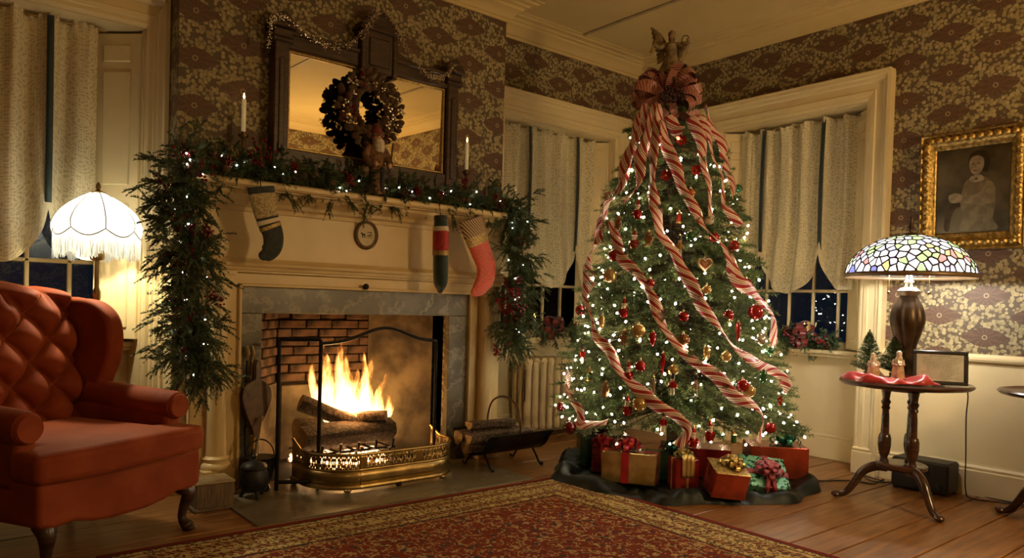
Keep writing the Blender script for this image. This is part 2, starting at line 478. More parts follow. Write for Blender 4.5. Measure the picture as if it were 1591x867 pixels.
# crown moulding round the room
crown = [(0, ZC), (.012, ZC), (.016, ZC + .016), (.03, ZC + .022), (.034, ZC + .034), (.06, ZC + .062), (.085, ZC + .074), (.09, ZC + .09), (.112, ZC + .096), (.118, ZC + .108), (.155, ZC + .112), (.162, ZC + .122), (.185, ZC + .124), (.19, ZT + .001), (0, ZT + .001)]
struct(MB().sweep([(XL, YR, 0), (BX0, YR, 0), (BX0, YB, 0), (BX1, YB, 0), (BX1, YR, 0), (XR, YR, 0), (XR, YK, 0), (XL, YK, 0)], crown, closed=True).build('trim_1', CEIL, angle=25), 'stepped plaster crown moulding')
# wainscot, chair rail and baseboard of the right wall
struct(MB().box(XR - .012, YK, .15, XR, 2.135, .79).build('trim_2', PAINT, smooth=False), 'cream painted wainscot on the right wall')
rail = [(0, .765), (.016, .768), (.018, .782), (.034, .788), (.04, .80), (.04, .81), (.022, .816), (.012, .83), (0, .832)]
struct(MB().sweep([(XR, 2.135, 0), (XR, YK, 0)], rail).build('trim_3', PAINT, angle=25), 'cream chair rail under the wallpaper')
bb = [(0, 0), (.034, 0), (.034, .145), (.026, .15), (.028, .165), (.014, .178), (.012, .19), (0, .192)]
struct(MB().sweep([(XR, 2.135, 0), (XR, YK, 0)], bb).build('baseboard_right', PAINT, angle=25), 'tall cream moulded baseboard')
struct(MB().sweep([(XR, YR, 0), (XR, W3[1] + .17, 0)], bb).build('baseboard_corner', PAINT, angle=25), 'baseboard in the corner behind the tree')

# ------------------------------------------------------------------ window bays
def bay(n, mat4, x0, x1, cl, cr, label, ncols):
    """a recessed window bay; local x along the wall, y outward; cl / cr casing widths"""
    T = lambda m: m.xf(mat4)
    lin = MB()
    lin.box(x0 - .02, .002, 0, x0 + .006, BAY + .02, OT - .006); lin.box(x1 - .006, .002, 0, x1 + .02, BAY + .02, OT - .006); lin.box(x0 - .02, .002, OT - .006, x1 + .02, BAY + .02, OT + .02)
    lin.box(x0, BAY, 0, x1, BAY + .02, .78); lin.box(x0, BAY, OT - .08, x1, BAY + .02, OT)
    struct(T(lin).build(f'trim_{n*10+1}', PAINT, smooth=False), 'painted lining of the window bay')
    # casing with mitred mouldings
    prof = lambda wd: [(0, 0), (0, .03), (.012, .036), (.03, .036), (.034, .044), (.06, .048), (.066, .04), (wd - .06, .04), (wd - .05, .052), (wd - .03, .056), (wd - .022, .07), (wd, .07), (wd, 0)]
    for k, (side, wd) in enumerate((('l', cl), ('r', cr))):
        if not wd: continue
        m = MB(); s = -1 if side == 'l' else 1; xe = x0 if side == 'l' else x1
        pf = prof(wd)
        vs = [(xe + s * a, -b, 0.0) for a, b in pf] + [(xe + s * a, -b, OT + a * (.17 / wd)) for a, b in pf]; q = len(pf)
        m._add(vs, [(i, (i + 1) % q, (i + 1) % q + q, i + q) for i in range(q)])
        m.box(xe + s * 0, -.06, 0, xe + s * (wd + .012), 0, .15, b=.004); m.box(xe + s * 0, -.055, .15, xe + s * (wd + .006), 0, .175, b=.008)
        struct(T(m).build(f'trim_{n*10+2+k}', PAINT, angle=25), 'moulded window casing with plinth block')
    pf = prof(.17); m = MB(); q = len(pf)
    vs = [(x0 - a * (cl / .17 if cl else 0), -b, OT + a) for a, b in pf] + [(x1 + a * (cr / .17 if cr else 0), -b, OT + a) for a, b in pf]
    m._add(vs, [(i, i + q, (i + 1) % q + q, (i + 1) % q) for i in range(q)])
    m.box(x0 - cl, -.078, OT + .165, x1 + cr, 0, OT + .182, b=.004)
    struct(T(m).build(f'trim_{n*10+4}', PAINT, angle=25), 'moulded window head casing')
    # baseboard and moulded panel under the sill
    m = MB(); m.box(x0, BAY - .03, 0, x1, BAY, .15, b=.004); m.box(x0, BAY - .022, .15, x1, BAY, .175, b=.006)
    struct(T(m).build(f'baseboard_bay_{n}', PAINT), 'baseboard at the back of the window bay')
    # sash window
    wn = struct(thing(f'window_{n}', label, 'x', tuple(mat4 @ Vector(((x0 + x1) / 2, BAY, .78)))))
    del wn['category']
    gx0, gx1, gy, gz0, gz1 = x0 + .10, x1 - .10, BAY + .03, .84, OT - .09
    m = MB(); m.box(x0 - .03, .13, .755, x1 + .03, BAY + .05, .785, b=.008); m.box(x0, .15, .735, x1, BAY + .02, .755, b=.006)
    T(m).build('window_sill', PAINT, wn)
    m = MB(); m.box(x0, BAY - .01, .785, gx0, BAY + .06, OT, b=.004); m.box(gx1, BAY - .01, .785, x1, BAY + .06, OT, b=.004); m.box(gx0, BAY - .01, gz1, gx1, BAY + .06, OT, b=.004); m.box(gx0, BAY, .785, gx1, BAY + .05, gz0, b=.004)
    T(m).build('window_frame', PAINT, wn)
    mid = 1.62
    m = MB().box(gx0, BAY + .005, mid - .02, gx1, BAY + .05, mid + .02, b=.004); T(m).build('meeting_rail', PAINT, wn)
    cw = (gx1 - gx0) / ncols
    for i in range(1, ncols):
        m = MB().box(gx0 + i * cw - .011, BAY + .012, gz0, gx0 + i * cw + .011, BAY + .042, gz1, b=.005); T(m).build('muntin', PAINT, wn)
    rows = [gz0, (gz0 * 1.1 + mid * .9) / 2 + .0, mid, (mid + gz1) / 2, gz1]
    rows = [gz0, 1.205, mid, 1.98, gz1]
    for z in (rows[1], rows[3]):
        m = MB().box(gx0, BAY + .012, z - .011, gx1, BAY + .042, z + .011, b=.005); T(m).build('muntin', PAINT, wn)
    for i in range(ncols):
        for j in range(4):
            m = MB().box(gx0 + i * cw + .008, BAY + .025, rows[j] + .008, gx0 + (i + 1) * cw - .008, BAY + .028, rows[j + 1] - .008)
            T(m).build('pane', GLASS, wn, smooth=False)
    # folded panelled shutters against the jambs
    for s, xe in ((1, x0), (-1, x1)):
        sh = thing('window_shutter', 'folded cream panelled shutter', 'x', tuple(mat4 @ Vector((xe, .1, .8)))); del sh['category']; sh['kind'] = 'structure'
        sh['label'] = 'folded cream panelled shutter at the ' + ('left' if s == 1 else 'right') + ' jamb of the ' + {1: 'window behind the armchair', 2: 'window between fireplace and tree', 3: 'window by the portrait'}[n]
        m = MB().obox((xe + s * .10, .132, 1.61), (.022, .235, 1.62), Matrix.Rotation(-s * .82, 3, 'Z'), b=.003); T(m).build('shutter_leaf', PAINT, sh, smooth=False)
        m = MB().obox((xe + s * .045, .132, 1.61), (.02, .20, 1.62), Matrix.Rotation(-s * .35, 3, 'Z'), b=.003); T(m).build('shutter_leaf', PAINT, sh, smooth=False)
        for z0, z1 in ((.86, 1.52), (1.62, 2.22), (2.27, 2.36)):
            R = Matrix.Rotation(-s * .82, 3, 'Z')
            m = MB().obox(Vector((xe + s * .10, .132, (z0 + z1) / 2)) + R @ Vector((s * .013, 0, 0)), (.012, .15, z1 - z0), R, b=.006); T(m).build('raised_panel', PAINT, sh, smooth=False)
    return wn
B1 = Matrix.Translation((0, YR, 0))
B3 = Matrix.Translation((XR, 0, 0)) @ Matrix(((0, 1, 0, 0), (-1, 0, 0, 0), (0, 0, 1, 0), (0, 0, 0, 1)))
bay(1, B1, W1[0], W1[1], .17, .104, 'tall sash window behind the red armchair', 5)
bay(2, B1, W2[0], W2[1], .15, .16, 'sash window between fireplace and tree', 5)
bay(3, B3, -W3[1], -W3[0], .16, .165, 'sash window by the gilt portrait', 5)
# fire-dark night outside: ground far below so the panes stay dark
struct(MB().box(-14, 7, -.4, 18, 22, -.3).build('ground_outside', M('night_lawn', (.01, .012, .01), .9)), 'dark lawn outside the windows')
struct(MB().box(8, -14, -.45, 22, 7, -.35).build('ground_outside', M('night_lawn', (.01, .012, .01), .9)), 'dark lawn outside the right window')

# ------------------------------------------------------------------ lace curtains with dark ribbon straps
def curtain(mat4, x0, x1, straps, ztop, label, name2, seed):
    r = random.Random(seed); t = thing('lace_curtain', label, 'curtain', tuple(mat4 @ Vector(((x0 + x1) / 2, .13, 1.2))))
    W = x1 - x0; zs = 1.50
    ph = [r.uniform(0, 6.28) for _ in range(6)]
    edges = [x0] + straps + [x1]
    def zbot(x):
        for a, b in zip(edges[:-1], edges[1:]):
            if a <= x <= b + 1e-9:
                k = (x - a) / (b - a)
                if a == x0 and b != x1: return zs - .27 * math.sin(PI * (.5 + .5 * k)) ** .52 if k > .0 else zs - .27
                if b == x1 and a != x0: return zs - .29 * math.sin(PI * .5 * min(1, k * 1.35)) ** .52
                return zs - .32 * math.sin(PI * k) ** .52
        return zs
    def fn(u, v):
        x = x0 + W * u; zb = zbot(min(max(x, x0), x1)); z = ztop - (ztop - zb) * v
        fold = .030 * math.sin(u * 38 + ph[0] + .6 * math.sin(v * 3 + ph[1])) + .012 * math.sin(u * 71 + ph[2]) * (1 - .5 * v)
        head = math.exp(-((z - ztop) / .03) ** 2)
        fold += head * .016 * math.sin(u * 160 + ph[3])
        z += head * .012 * math.sin(u * 47 + ph[4])
        pull = 0
        for s_ in straps:
            dd = x - s_
            pull += math.exp(-(dd / .07) ** 2) * max(0, 1 - abs(z - zs) / .35)
            x -= .35 * dd * math.exp(-(dd / .10) ** 2) * max(0, 1 - abs(z - zs) / .3)
        belly = -.05 * max(0, (zs + .1 - z)) / .4
        return mat4 @ Vector((x, .115 + fold * (1 - .3 * pull) + belly - .012 * pull, z))
    m = MB().grid(fn, 110, 60, uvfn=lambda u, v: (u * W, (1 - v) * (ztop - 1.2)))
    m.build('lace_panel', LACE, t, angle=0)
    MB().tube([mat4 @ Vector((x0 - .03, .13, ztop - .012)), mat4 @ Vector((x1 + .03, .13, ztop - .012))], .007, 8).build('curtain_rod', M('rod_brass', (.35, .25, .1), .4, .8), t)
    for s_ in straps:
        m = MB().grid(lambda u, v: mat4 @ Vector((s_ + .030 * (u - .5), .075 - .012 * math.sin(v * PI) , ztop - .01 - (ztop - zs + .0) * v)), 2, 12)
        m.build('ribbon_strap', STRAP, t, solid=.003)
    return t
curtain(B1, -.19, .765, [.15, .545], 2.43, 'lace balloon curtain behind the red armchair and fringed lamp', 'a', 1)
curtain(B1, 3.45, 4.46, [3.709, 4.222], 2.43, 'lace balloon curtain between the fireplace and the tree', 'b', 2)
curtain(B3, -3.36, -2.405, [-3.11, -2.645], 2.41, 'lace balloon curtain in the window by the portrait', 'c', 3)
# ------------------------------------------------------------------ fireplace
MC = 2.152                                # its centre line
MW = M('mantel_paint', (.66, .49, .235), .40, var=.06, scale=4, bmp=.04, bscale=50)
hs = struct(MB().box(1.24, 3.29, -.01, 2.92, YB + .001, .006, b=.003).build('floor_hearth', SLATE, smooth=False), 'grey stone hearth slab')
MB().box(1.24, 3.29, .0055, 2.07, 3.66, .0065).build('hearth_tile', SLATE, hs, smooth=False)
mp_ = thing('mantelpiece', 'cream wooden mantelpiece with round columns and deep moulded shelf', 'mantelpiece', (MC, YB, 0))
FY = 3.985
for s in (-1, 1): MB().box(MC + s * 1.02, FY, 0, MC + s * .839, YB, 1.174, b=.004).build('side_panel', MW, mp_)
struct(MB().box(BX0 - .012, YB - .006, 0, MC - 1.02, YR, 1.612).build('trim_4', PAINT, smooth=False), 'painted side of the chimney breast below the shelf')
struct(MB().box(MC + 1.02, YB - .006, 0, BX1 + .012, YR, 1.612).build('trim_5', PAINT, smooth=False), 'painted side of the chimney breast beside the radiator')
MB().box(MC - 1.02, FY, 1.175, MC + 1.02, YB, 1.60, b=.004).build('frieze', MW, mp_)
MB().sweep([(MC - 1.02, YB, 0), (MC - 1.02, FY, 0), (MC + 1.02, FY, 0), (MC + 1.02, YB, 0)],
           [(-.003, 1.185), (.012, 1.19), (.016, 1.205), (.03, 1.212), (.034, 1.228), (.02, 1.236), (.008, 1.252), (-.003, 1.254)]).build('architrave', MW, mp_, angle=25)
MB().sweep([(MC - 1.02, YB, 0), (MC - 1.02, FY, 0), (MC + 1.02, FY, 0), (MC + 1.02, YB, 0)],
           [(-.003, 1.50), (.01, 1.505), (.014, 1.525), (.04, 1.535), (.046, 1.552), (.075, 1.572), (.105, 1.585), (.11, 1.60), (.135, 1.606), (.135, 1.614), (-.003, 1.614)]).build('bed_moulding', MW, mp_, angle=25)
MB().box(MC - 1.10, 3.805, 1.612, MC + 1.10, YB, 1.65, b=.01).build('shelf', MW, mp_)
# engaged columns
for s in (-1, 1):
    x = MC + s * .885; y = FY - .012
    m = MB().lathe([(.056, .20), (.054, .4), (.048, 1.08), (.047, 1.10)], 24, (x, y, 0))
    cl_ = m.build('column', MW, mp_)
    m = MB().lathe([(.078, .135), (.08, .15), (.074, .165), (.063, .172), (.066, .185), (.07, .192), (.058, .205)], 24, (x, y, 0)).box(x - .082, y - .07, 0, x + .082, FY + .01, .136, b=.004)
    m.build('column_base', MW, cl_)
    m = MB().lathe([(.049, 1.085), (.056, 1.09), (.056, 1.10), (.05, 1.105), (.05, 1.13), (.066, 1.15), (.068, 1.158)], 24, (x, y, 0)).box(x - .072, y - .07, 1.157, x + .072, FY + .01, 1.182, b=.004)
    m.build('capital', MW, cl_)
# picture moulding round the marble
m = MB()
for (x0, x1, z0, z1) in ((MC - .838, MC - .762, 0, 1.106), (MC + .762, MC + .838, 0, 1.106), (MC - .838, MC + .838, 1.107, 1.174)):
    m.box(x0, FY + .012, z0, x1, YB, z1, b=.004)
m.build('surround_board', MW, mp_)
m = MB()
for (x0, x1, z0, z1) in ((MC - .775, MC - .757, 0, 1.118), (MC + .757, MC + .775, 0, 1.118), (MC - .775, MC + .775, 1.10, 1.118)):
    m.box(x0, FY - .008, z0, x1, FY + .03, z1, b=.005)
m.build('bead_moulding', MW, mp_)
MB().ball((2.123, FY - .022, 1.125), (.019, .014, .019), 12, 8).tube([(2.123, FY + .02, 1.125), (2.123, FY - .02, 1.125)], .008, 8).build('damper_knob', BLACK, mp_)
# marble slabs
MY = FY + .022
for nm, (x0, x1, z0, z1) in (('marble_lintel', (MC - .762, MC + .762, FZ, 1.105)), ('marble_jamb', (MC - .762, FX0, 0, FZ)), ('marble_jamb', (FX1, MC + .762, 0, FZ))):
    MB().box(x0 + .001, MY, z0 + .001, x1 - .001, YB + .02, z1, b=.003).build(nm, MARBLE, mp_, smooth=False)
# firebox: straight cheeks, splayed stone sides, brick back
fb = thing('firebox', 'soot-blackened brick firebox behind the marble surround', 'fireplace', (MC, 4.3, 0)); struct(fb); del fb['category']
BRK = M('fire_brick', (.075, .040, .024), .85, var=.7, scale=11, c2=(.17, .09, .05), bmp=.6, bscale=50)
STONE = M('firebox_stone', (.14, .10, .06), .85, var=.5, scale=5, c2=(.25, .185, .11), bmp=.4, bscale=30)
m = MB(); m.box(FX0 - .03, YB + .02, 0, FX0, YB + .15, 1.2); m.box(FX1, YB + .02, 0, FX1 + .03, YB + .15, 1.2); m.box(FX0, YB + .03, FZ + .12, FX1, 4.64, FZ + .16)
m.build('cheek', SOOT, fb, smooth=False)
MB().box(FX0, YB, -.01, FX1, 4.66, .004).build('firebox_floor', SOOT, fb, smooth=False)
def slab(a, b, z0, z1, t, name, mat):
    a, b = Vector((*a, 0)), Vector((*b, 0)); d = (b - a).normalized(); n = Vector((-d.y, d.x, 0))
    p = [a, b, b + n * t, a + n * t]
    MB()._add([(q.x, q.y, z) for z in (z0, z1) for q in p], [(3, 2, 1, 0), (4, 5, 6, 7), (0, 1, 5, 4), (1, 2, 6, 5), (2, 3, 7, 6), (3, 0, 4, 7)]).build(name, mat, fb, smooth=False)
KB0, KB1, KY = 1.86, 2.46, 4.58
slab((FX0, YB + .15), (KB0 - .02, KY), 0, .50, .05, 'stone_slab', STONE); slab((KB1 + .02, KY), (FX1, YB + .15), 0, 1.07, .05, 'stone_slab', STONE)
MB().box(KB0 - .2, KY + .05, 0, KB1 + .2, KY + .08, 1.1).build('mortar', M('soot_mortar', (.05, .035, .022), .9), fb, smooth=False)
MB().box(KB0, KY - .01, .0, KB1, KY + .06, .48, b=.006).build('stone_slab', STONE, fb, smooth=False)
z = .50; row = 0
while z < 1.06:
    h = .058; x = KB0 - .02 - (.1 if row % 2 else 0)
    while x < KB1 + .02:
        l = rnd.uniform(.18, .21); a, b_ = max(x, KB0 - .03), min(x + l, KB1 + .03); dy = rnd.uniform(0, .02)
        if b_ - a > .03: MB().box(a + .004, KY + dy, z + .003, b_ - .004, KY + .06, z + h - .003, b=.006).build('brick', BRK, fb, smooth=False)
        x += l
    # bricks of the left splay
    A, B = Vector((FX0, YB + .15, 0)), Vector((KB0 - .02, KY, 0)); L = (B - A).length; d = (B - A).normalized(); nrm = Vector((-d.y, d.x, 0)); q = -.05 - (.09 if row % 2 else 0)
    while q < L:
        l = rnd.uniform(.17, .2); a, b_ = max(q, 0), min(q + l, L)
        if b_ - a > .03:
            R3 = Matrix((d, nrm, Vector((0, 0, 1)))).transposed()
            MB().obox(A + d * (a + b_) / 2 + nrm * (.03 + rnd.uniform(-.008, .008)) + Vector((0, 0, z + h / 2)), (b_ - a - .008, .05, h - .006), R3, b=.006).build('brick', BRK, fb, smooth=False)
        q += l
    z += h; row += 1

# ------------------------------------------------------------------ fire: grate, logs, flames, embers
def bark_mat(name, a, b_):
    m, nt, b = new_mat(name); co = objcoord(nt, (3, 3, 3)); n = noise(nt, co, 6, 6, .7); v = voro(nt, co, 9, 'DISTANCE_TO_EDGE')
    c = mixc(nt, n, a, b_); c = mixc(nt, step_n(nt, v, .12, 0), c, tuple(x * .3 for x in a)); link(nt, c, b.inputs['Base Color']); b.inputs['Roughness'].default_value = .85
    bump(nt, b, n, .8, .012); return m
BARK = bark_mat('bark', (.07, .04, .022), (.20, .125, .07)); CHAR = bark_mat('charred_bark', (.03, .018, .010), (.11, .06, .03)); CUT = M('cut_wood', (.42, .28, .13), .7, var=.25, scale=30)
def log_(name, label, a, b, r, mat, seed, group=None, half=False):
    rr = random.Random(seed); a, b = Vector(a), Vector(b); n = 14; L = (b - a).length
    t = thing(name, label, 'log', tuple((a + b) / 2 - Vector((0, 0, r))), group=group)
    ph = [rr.uniform(0, 6.28) for _ in range(4)]
    d = (b - a).normalized(); sd = d.cross(Vector((0, 0, 1))).normalized(); u = sd.cross(d)
    def fn(v, w_):
        an = 2 * PI * v; q = r * (1 + .09 * math.sin(3 * an + ph[0]) + .05 * math.sin(7 * an + ph[1] + 4 * w_) + .05 * math.sin(9 * w_ + ph[2]))
        y = q * math.sin(an); x = q * math.cos(an)
        if half and y > .25 * r: y = .25 * r + (y - .25 * r) * .1
        return a.lerp(b, w_) + sd * x + u * y
    m = MB().grid(fn, 20, n, wrap=True); m.build('bark', mat, t)
    for w_ in (0, 1):
        m = MB(); p = [fn(k / 20, w_) for k in range(20)]; c = a.lerp(b, w_) + d * (.004 if w_ else -.004)
        m._add(p + [c], [(k, (k + 1) % 20, 20) for k in range(20)]); m.build('cut_end', CUT, t, smooth=False)
    return t
log_('firewood_log', 'thick charred log lying at the front of the fire', (1.84, 4.20, .20), (2.47, 4.24, .20), .075, CHAR, 1)
log_('firewood_log', 'log slanting up to the left in the flames', (1.90, 4.36, .40), (2.26, 4.27, .24), .05, CHAR, 2)
log_('firewood_log', 'split log glowing at the right of the flames', (2.16, 4.38, .29), (2.40, 4.17, .315), .055, BARK, 3, half=True)
log_('firewood_log', 'back log half hidden by the flames', (1.92, 4.46, .20), (2.44, 4.46, .20), .07, CHAR, 4)
gr = thing('fire_grate', 'black iron fire grate under the burning logs', 'grate', (2.15, 4.28, 0))
for x in (1.92, 2.04, 2.16, 2.28, 2.40):
    MB().tube([(x, 4.44, .11), (x, 4.12, .11), (x, 4.085, .12), (x, 4.07, .17)], .009, 8).build('bar', BLACK, gr)
for y in (4.15, 4.42):
    MB().tube([(1.86, y, .10), (2.46, y, .10)], .009, 8).build('cross_bar', BLACK, gr)
    for x in (1.90, 2.42): MB().tube([(x, y, .10), (x, y, 0.004)], .009, 8).build('leg', BLACK, gr)
def ember_mat():
    m, nt, b = new_mat('embers'); co = objcoord(nt); n = noise(nt, co, 28, 4)
    k = step_n(nt, n, .42, .66)
    link(nt, mixc(nt, k, (.03, .012, .006), (.3, .1, .03)), b.inputs['Base Color'])
    link(nt, mixc(nt, k, (1, .25, .04), (1, .72, .32)), b.inputs['Emission Color'])
    link(nt, math_n(nt, 'MULTIPLY', k, 14), b.inputs['Emission Strength']); return m
EMB = ember_mat()
m = MB(); er = random.Random(5)
for _ in range(220): m.ball((er.uniform(1.86, 2.44), er.uniform(4.10, 4.45), .006 + er.uniform(.004, .055)), (er.uniform(.012, .03), er.uniform(.012, .03), er.uniform(.01, .018)), 6, 4)
eb = stuff(m.build('ember_bed', EMB)); tag(eb, 'bed of glowing embers under the fire grate', 'embers')
def flame_mat():
    m, nt, b = new_mat('flame'); nt.nodes.remove(b)
    uv = N(nt, 'ShaderNodeUVMap'); sp = N(nt, 'ShaderNodeSeparateXYZ'); link(nt, uv.outputs[0], sp.inputs[0])
    h = sp.outputs[1]
    n = noise(nt, objcoord(nt, (1, 1, .30)), 34, 5)
    t = math_n(nt, 'SUBTRACT', 1.02, math_n(nt, 'ADD', math_n(nt, 'MULTIPLY', h, 1.2), math_n(nt, 'MULTIPLY', math_n(nt, 'SUBTRACT', n, .5), 1.9)))
    a = math_n(nt, 'MULTIPLY', step_n(nt, t, .0, 1.0), .17)
    c = mixc(nt, step_n(nt, t, .1, .75), (1, .28, .03), (1, .62, .20))
    em = N(nt, 'ShaderNodeEmission'); link(nt, c, em.inputs[0]); em.inputs[1].default_value = 10
    tp = N(nt, 'ShaderNodeBsdfTransparent'); mx = N(nt, 'ShaderNodeMixShader')
    link(nt, a, mx.inputs[0]); link(nt, tp.outputs[0], mx.inputs[1]); link(nt, em.outputs[0], mx.inputs[2]); link(nt, mx.outputs[0], nt.nodes['Material Output'].inputs[0])
    return m
FLM = flame_mat()
fi = thing('fire', 'tall bright yellow flames of the log fire', 'fire', (2.15, 4.3, .2))
fr_ = random.Random(8)
for (x, y, z, hh, r0, lean) in ((2.10, 4.33, .26, .46, .085, .02), (2.02, 4.35, .30, .44, .07, -.03), (2.20, 4.31, .25, .42, .07, .05), (2.27, 4.30, .25, .30, .055, .06), (2.15, 4.28, .24, .36, .06, -.01), (2.05, 4.30, .28, .30, .055, .03), (2.33, 4.28, .26, .20, .04, .04), (2.12, 4.38, .28, .52, .05, -.02), (1.98, 4.38, .34, .34, .04, -.05), (2.23, 4.36, .27, .47, .035, .02)):
    p1, p2 = fr_.uniform(0, 6), fr_.uniform(0, 6)
    fm = MB()
    def fn(u, v, ks=1):
        a = 2 * PI * u; q = ks * r0 * (math.sin(min(1, v * 2.2 + .18) * PI / 2)) * (1 - v) ** .75 * (1 + .25 * math.sin(3 * a + p1 + 5 * v))
        return (2.17 + (x - 2.12) * 1.15 + .03 + q * math.cos(a) + lean * v * 1.5 + .03 * math.sin(v * 6 + p2) * v, y + .7 * q * math.sin(a), z - .04 + 1.18 * hh * v * (1.12 - .12 * ks))
    for ks in (.45, .8, 1.15): fm.grid(lambda u, v: fn(u, v, ks), 12, 14, wrap=True, uvfn=lambda u, v: (u, v))
    fm.build('flame', FLM, fi, angle=0)
point('fire_light', (2.20, 4.24, .38), 9, (1, .50, .16), .10)

# ------------------------------------------------------------------ fire screen and fender
fs = thing('fire_screen', 'black folding fire screen with arched top inside the brass fender', 'fire screen', (2.1, 3.78, 0))
def mesh_mat():
    m, nt, b = new_mat('wire_mesh'); b.inputs['Base Color'].default_value = (.02, .016, .012, 1); b.inputs['Roughness'].default_value = .6
    n = noise(nt, objcoord(nt), 40); link(nt, math_n(nt, 'ADD', .06, math_n(nt, 'MULTIPLY', n, .1)), b.inputs['Alpha']); return m
WIRE = mesh_mat()
SA, SB, SCx = Vector((1.548, 3.84, 0)), Vector((1.742, 3.745, 0)), Vector((2.575, 3.87, 0))
def pan(a, b, zb, top, w_):
    d = (b - a)
    n = 24; prof = [(k / n, top(k / n)) for k in range(n + 1)]
    P = lambda u, z: a + d * u + Vector((0, 0, z))
    m = MB().tube([P(0, zb), P(0, top(0))], w_, 8); m.tube([P(1, zb), P(1, top(1))], w_, 8); m.tube([P(u, z) for u, z in prof], w_, 8); m.tube([P(0, zb), P(1, zb)], w_, 8)
    f_ = m.build('frame', BLACK, fs)
    MB().grid(lambda u, v: P(u, zb + (top(u) - zb) * v), n, 1).build('wire_panel', WIRE, f_)
pan(SA, SB, .05, lambda u: .822 + .0 * u, .011)
pan(SB, SCx, .05, lambda u: .80 + .085 * math.exp(-((u - .52) / .26) ** 2), .010)
for p in (SA, SB, SCx): MB().tube([p + Vector((0, 0, .05)), p + Vector((0, 0, .006))], .012, 8).build('foot', BLACK, fs)
BRASS = M('aged_brass', (.34, .23, .085), .33, .9, var=.3, scale=9)
fe = thing('fender', 'pierced brass fender curving round the hearth fire', 'fender', (MC, 3.75, 0))
path = []
for k in range(25):
    a = PI + (PI / 2) * k / 24; path.append((1.94 + .25 * math.cos(a), 3.83 + .25 * math.sin(a)))
path = [(1.69, 3.97)] + path
path = path + [(4.304 - x, y) for x, y in reversed(path)]
pts = crm([(x, y, 0) for x, y in path], 2)
S = [0]
for a, b in zip(pts[:-1], pts[1:]): S.append(S[-1] + (Vector(b) - Vector(a)).length)
def alongf(u):
    s_ = u * S[-1]
    for i in range(len(S) - 1):
        if S[i + 1] >= s_: k = (s_ - S[i]) / max(1e-9, S[i + 1] - S[i]); return Vector(pts[i]).lerp(Vector(pts[i + 1]), k)
    return Vector(pts[-1])
NU = 300
def pierced(i, j):
    if not 8 < i < NU - 8: return False
    a, b = (i % 10), j
    if (i // 10) % 7 == 3: return False
    return (a, b) in {(1, 2), (2, 1), (2, 3), (3, 2), (2, 2), (6, 1), (7, 2), (6, 3), (5, 2), (8, 0), (8, 4), (0, 4), (0, 0), (4, 4), (4, 0), (9, 2)}
ZF = lambda u: .205 + .045 * max(0, abs(u - .5) * 2 - .86) / .14
fc = MC
MB().grid(lambda u, v: alongf(u) + Vector((0, 0, .122 + (ZF(u) - .122) * v)), NU, 5, skip=pierced).build('pierced_band', BRASS, fe, solid=.004)
MB().grid(lambda u, v: alongf(u) + Vector((0, 0, .03 + .095 * v)), 120, 2).build('lower_band', BRASS, fe, solid=.005)
MB().tube([alongf(k / 90) + Vector((0, 0, ZF(k / 90))) for k in range(91)], .009, 8).build('top_rail', BRASS, fe)
MB().tube([alongf(k / 90) + Vector((0, 0, .122)) for k in range(91)], .006, 8).build('middle_rail', BRASS, fe)
MB().tube([alongf(k / 90) + Vector((0, 0, .03)) for k in range(91)], .014, 8).build('base_rail', BRASS, fe)
for u in (.02, .28, .5, .72, .98):
    p = alongf(u); MB().ball((p.x, p.y, .016), (.022, .022, .012), 10, 6).build('foot', BLACK if u == .5 else BRASS, fe)
# ------------------------------------------------------------------ greenery helpers
def needles(P0, D, L, nn, nl, nw, seed, droop=.25, fwd_=.75):
    """thin triangular needles along many stems, as arrays"""
    g = np.random.default_rng(seed); P0 = np.asarray(P0, float); D = np.asarray(D, float); L = np.asarray(L, float)
    D = D / np.linalg.norm(D, axis=1, keepdims=True); n = len(P0)
    t = g.uniform(0.05, 1, (n, nn, 1))
    B = P0[:, None] + D[:, None] * L[:, None, None] * t; B[..., 2] -= droop * (t[..., 0] ** 2) * L[:, None]
    r = g.normal(size=(n, nn, 3)); r -= (r * D[:, None]).sum(-1, keepdims=True) * D[:, None]; r /= np.linalg.norm(r, axis=-1, keepdims=True)
    dn = r + D[:, None] * fwd_; dn[..., 2] -= droop * .5 * t[..., 0]; dn /= np.linalg.norm(dn, axis=-1, keepdims=True)
    sd = np.cross(dn, g.normal(size=(n, nn, 3))); sd /= np.linalg.norm(sd, axis=-1, keepdims=True)
    ln = nl * g.uniform(.7, 1.2, (n, nn, 1)) * (1.15 - .45 * t)
    V = np.stack([B + sd * nw, B - sd * nw, B + dn * ln], 2).reshape(-1, 3)
    return V, np.arange(len(V)).reshape(-1, 3)
def stems_mesh(P0, D, L, r, droop=.25):
    m = []; f = []
    P0 = np.asarray(P0, float); D = np.asarray(D, float); D = D / np.linalg.norm(D, axis=1, keepdims=True); L = np.asarray(L, float)
    k = np.cross(D, [0.3, .2, .93]); k /= np.linalg.norm(k, axis=1, keepdims=True); k2 = np.cross(D, k)
    E_ = P0 + D * L[:, None]; E_[:, 2] -= droop * L; n = len(P0)
    V = np.stack([P0 + k * r, P0 - k * .5 * r + k2 * .87 * r, P0 - k * .5 * r - k2 * .87 * r, E_], 1).reshape(-1, 3)
    b = np.arange(n)[:, None] * 4
    F = np.concatenate([b + [0, 1, 3], b + [1, 2, 3], b + [2, 0, 3]], 0)
    return V, F
def cat_vf(*vf):
    V = []; F = []; o = 0
    for v, f in vf: V.append(v); F.append(f + o); o += len(v)
    return np.concatenate(V), np.concatenate(F)
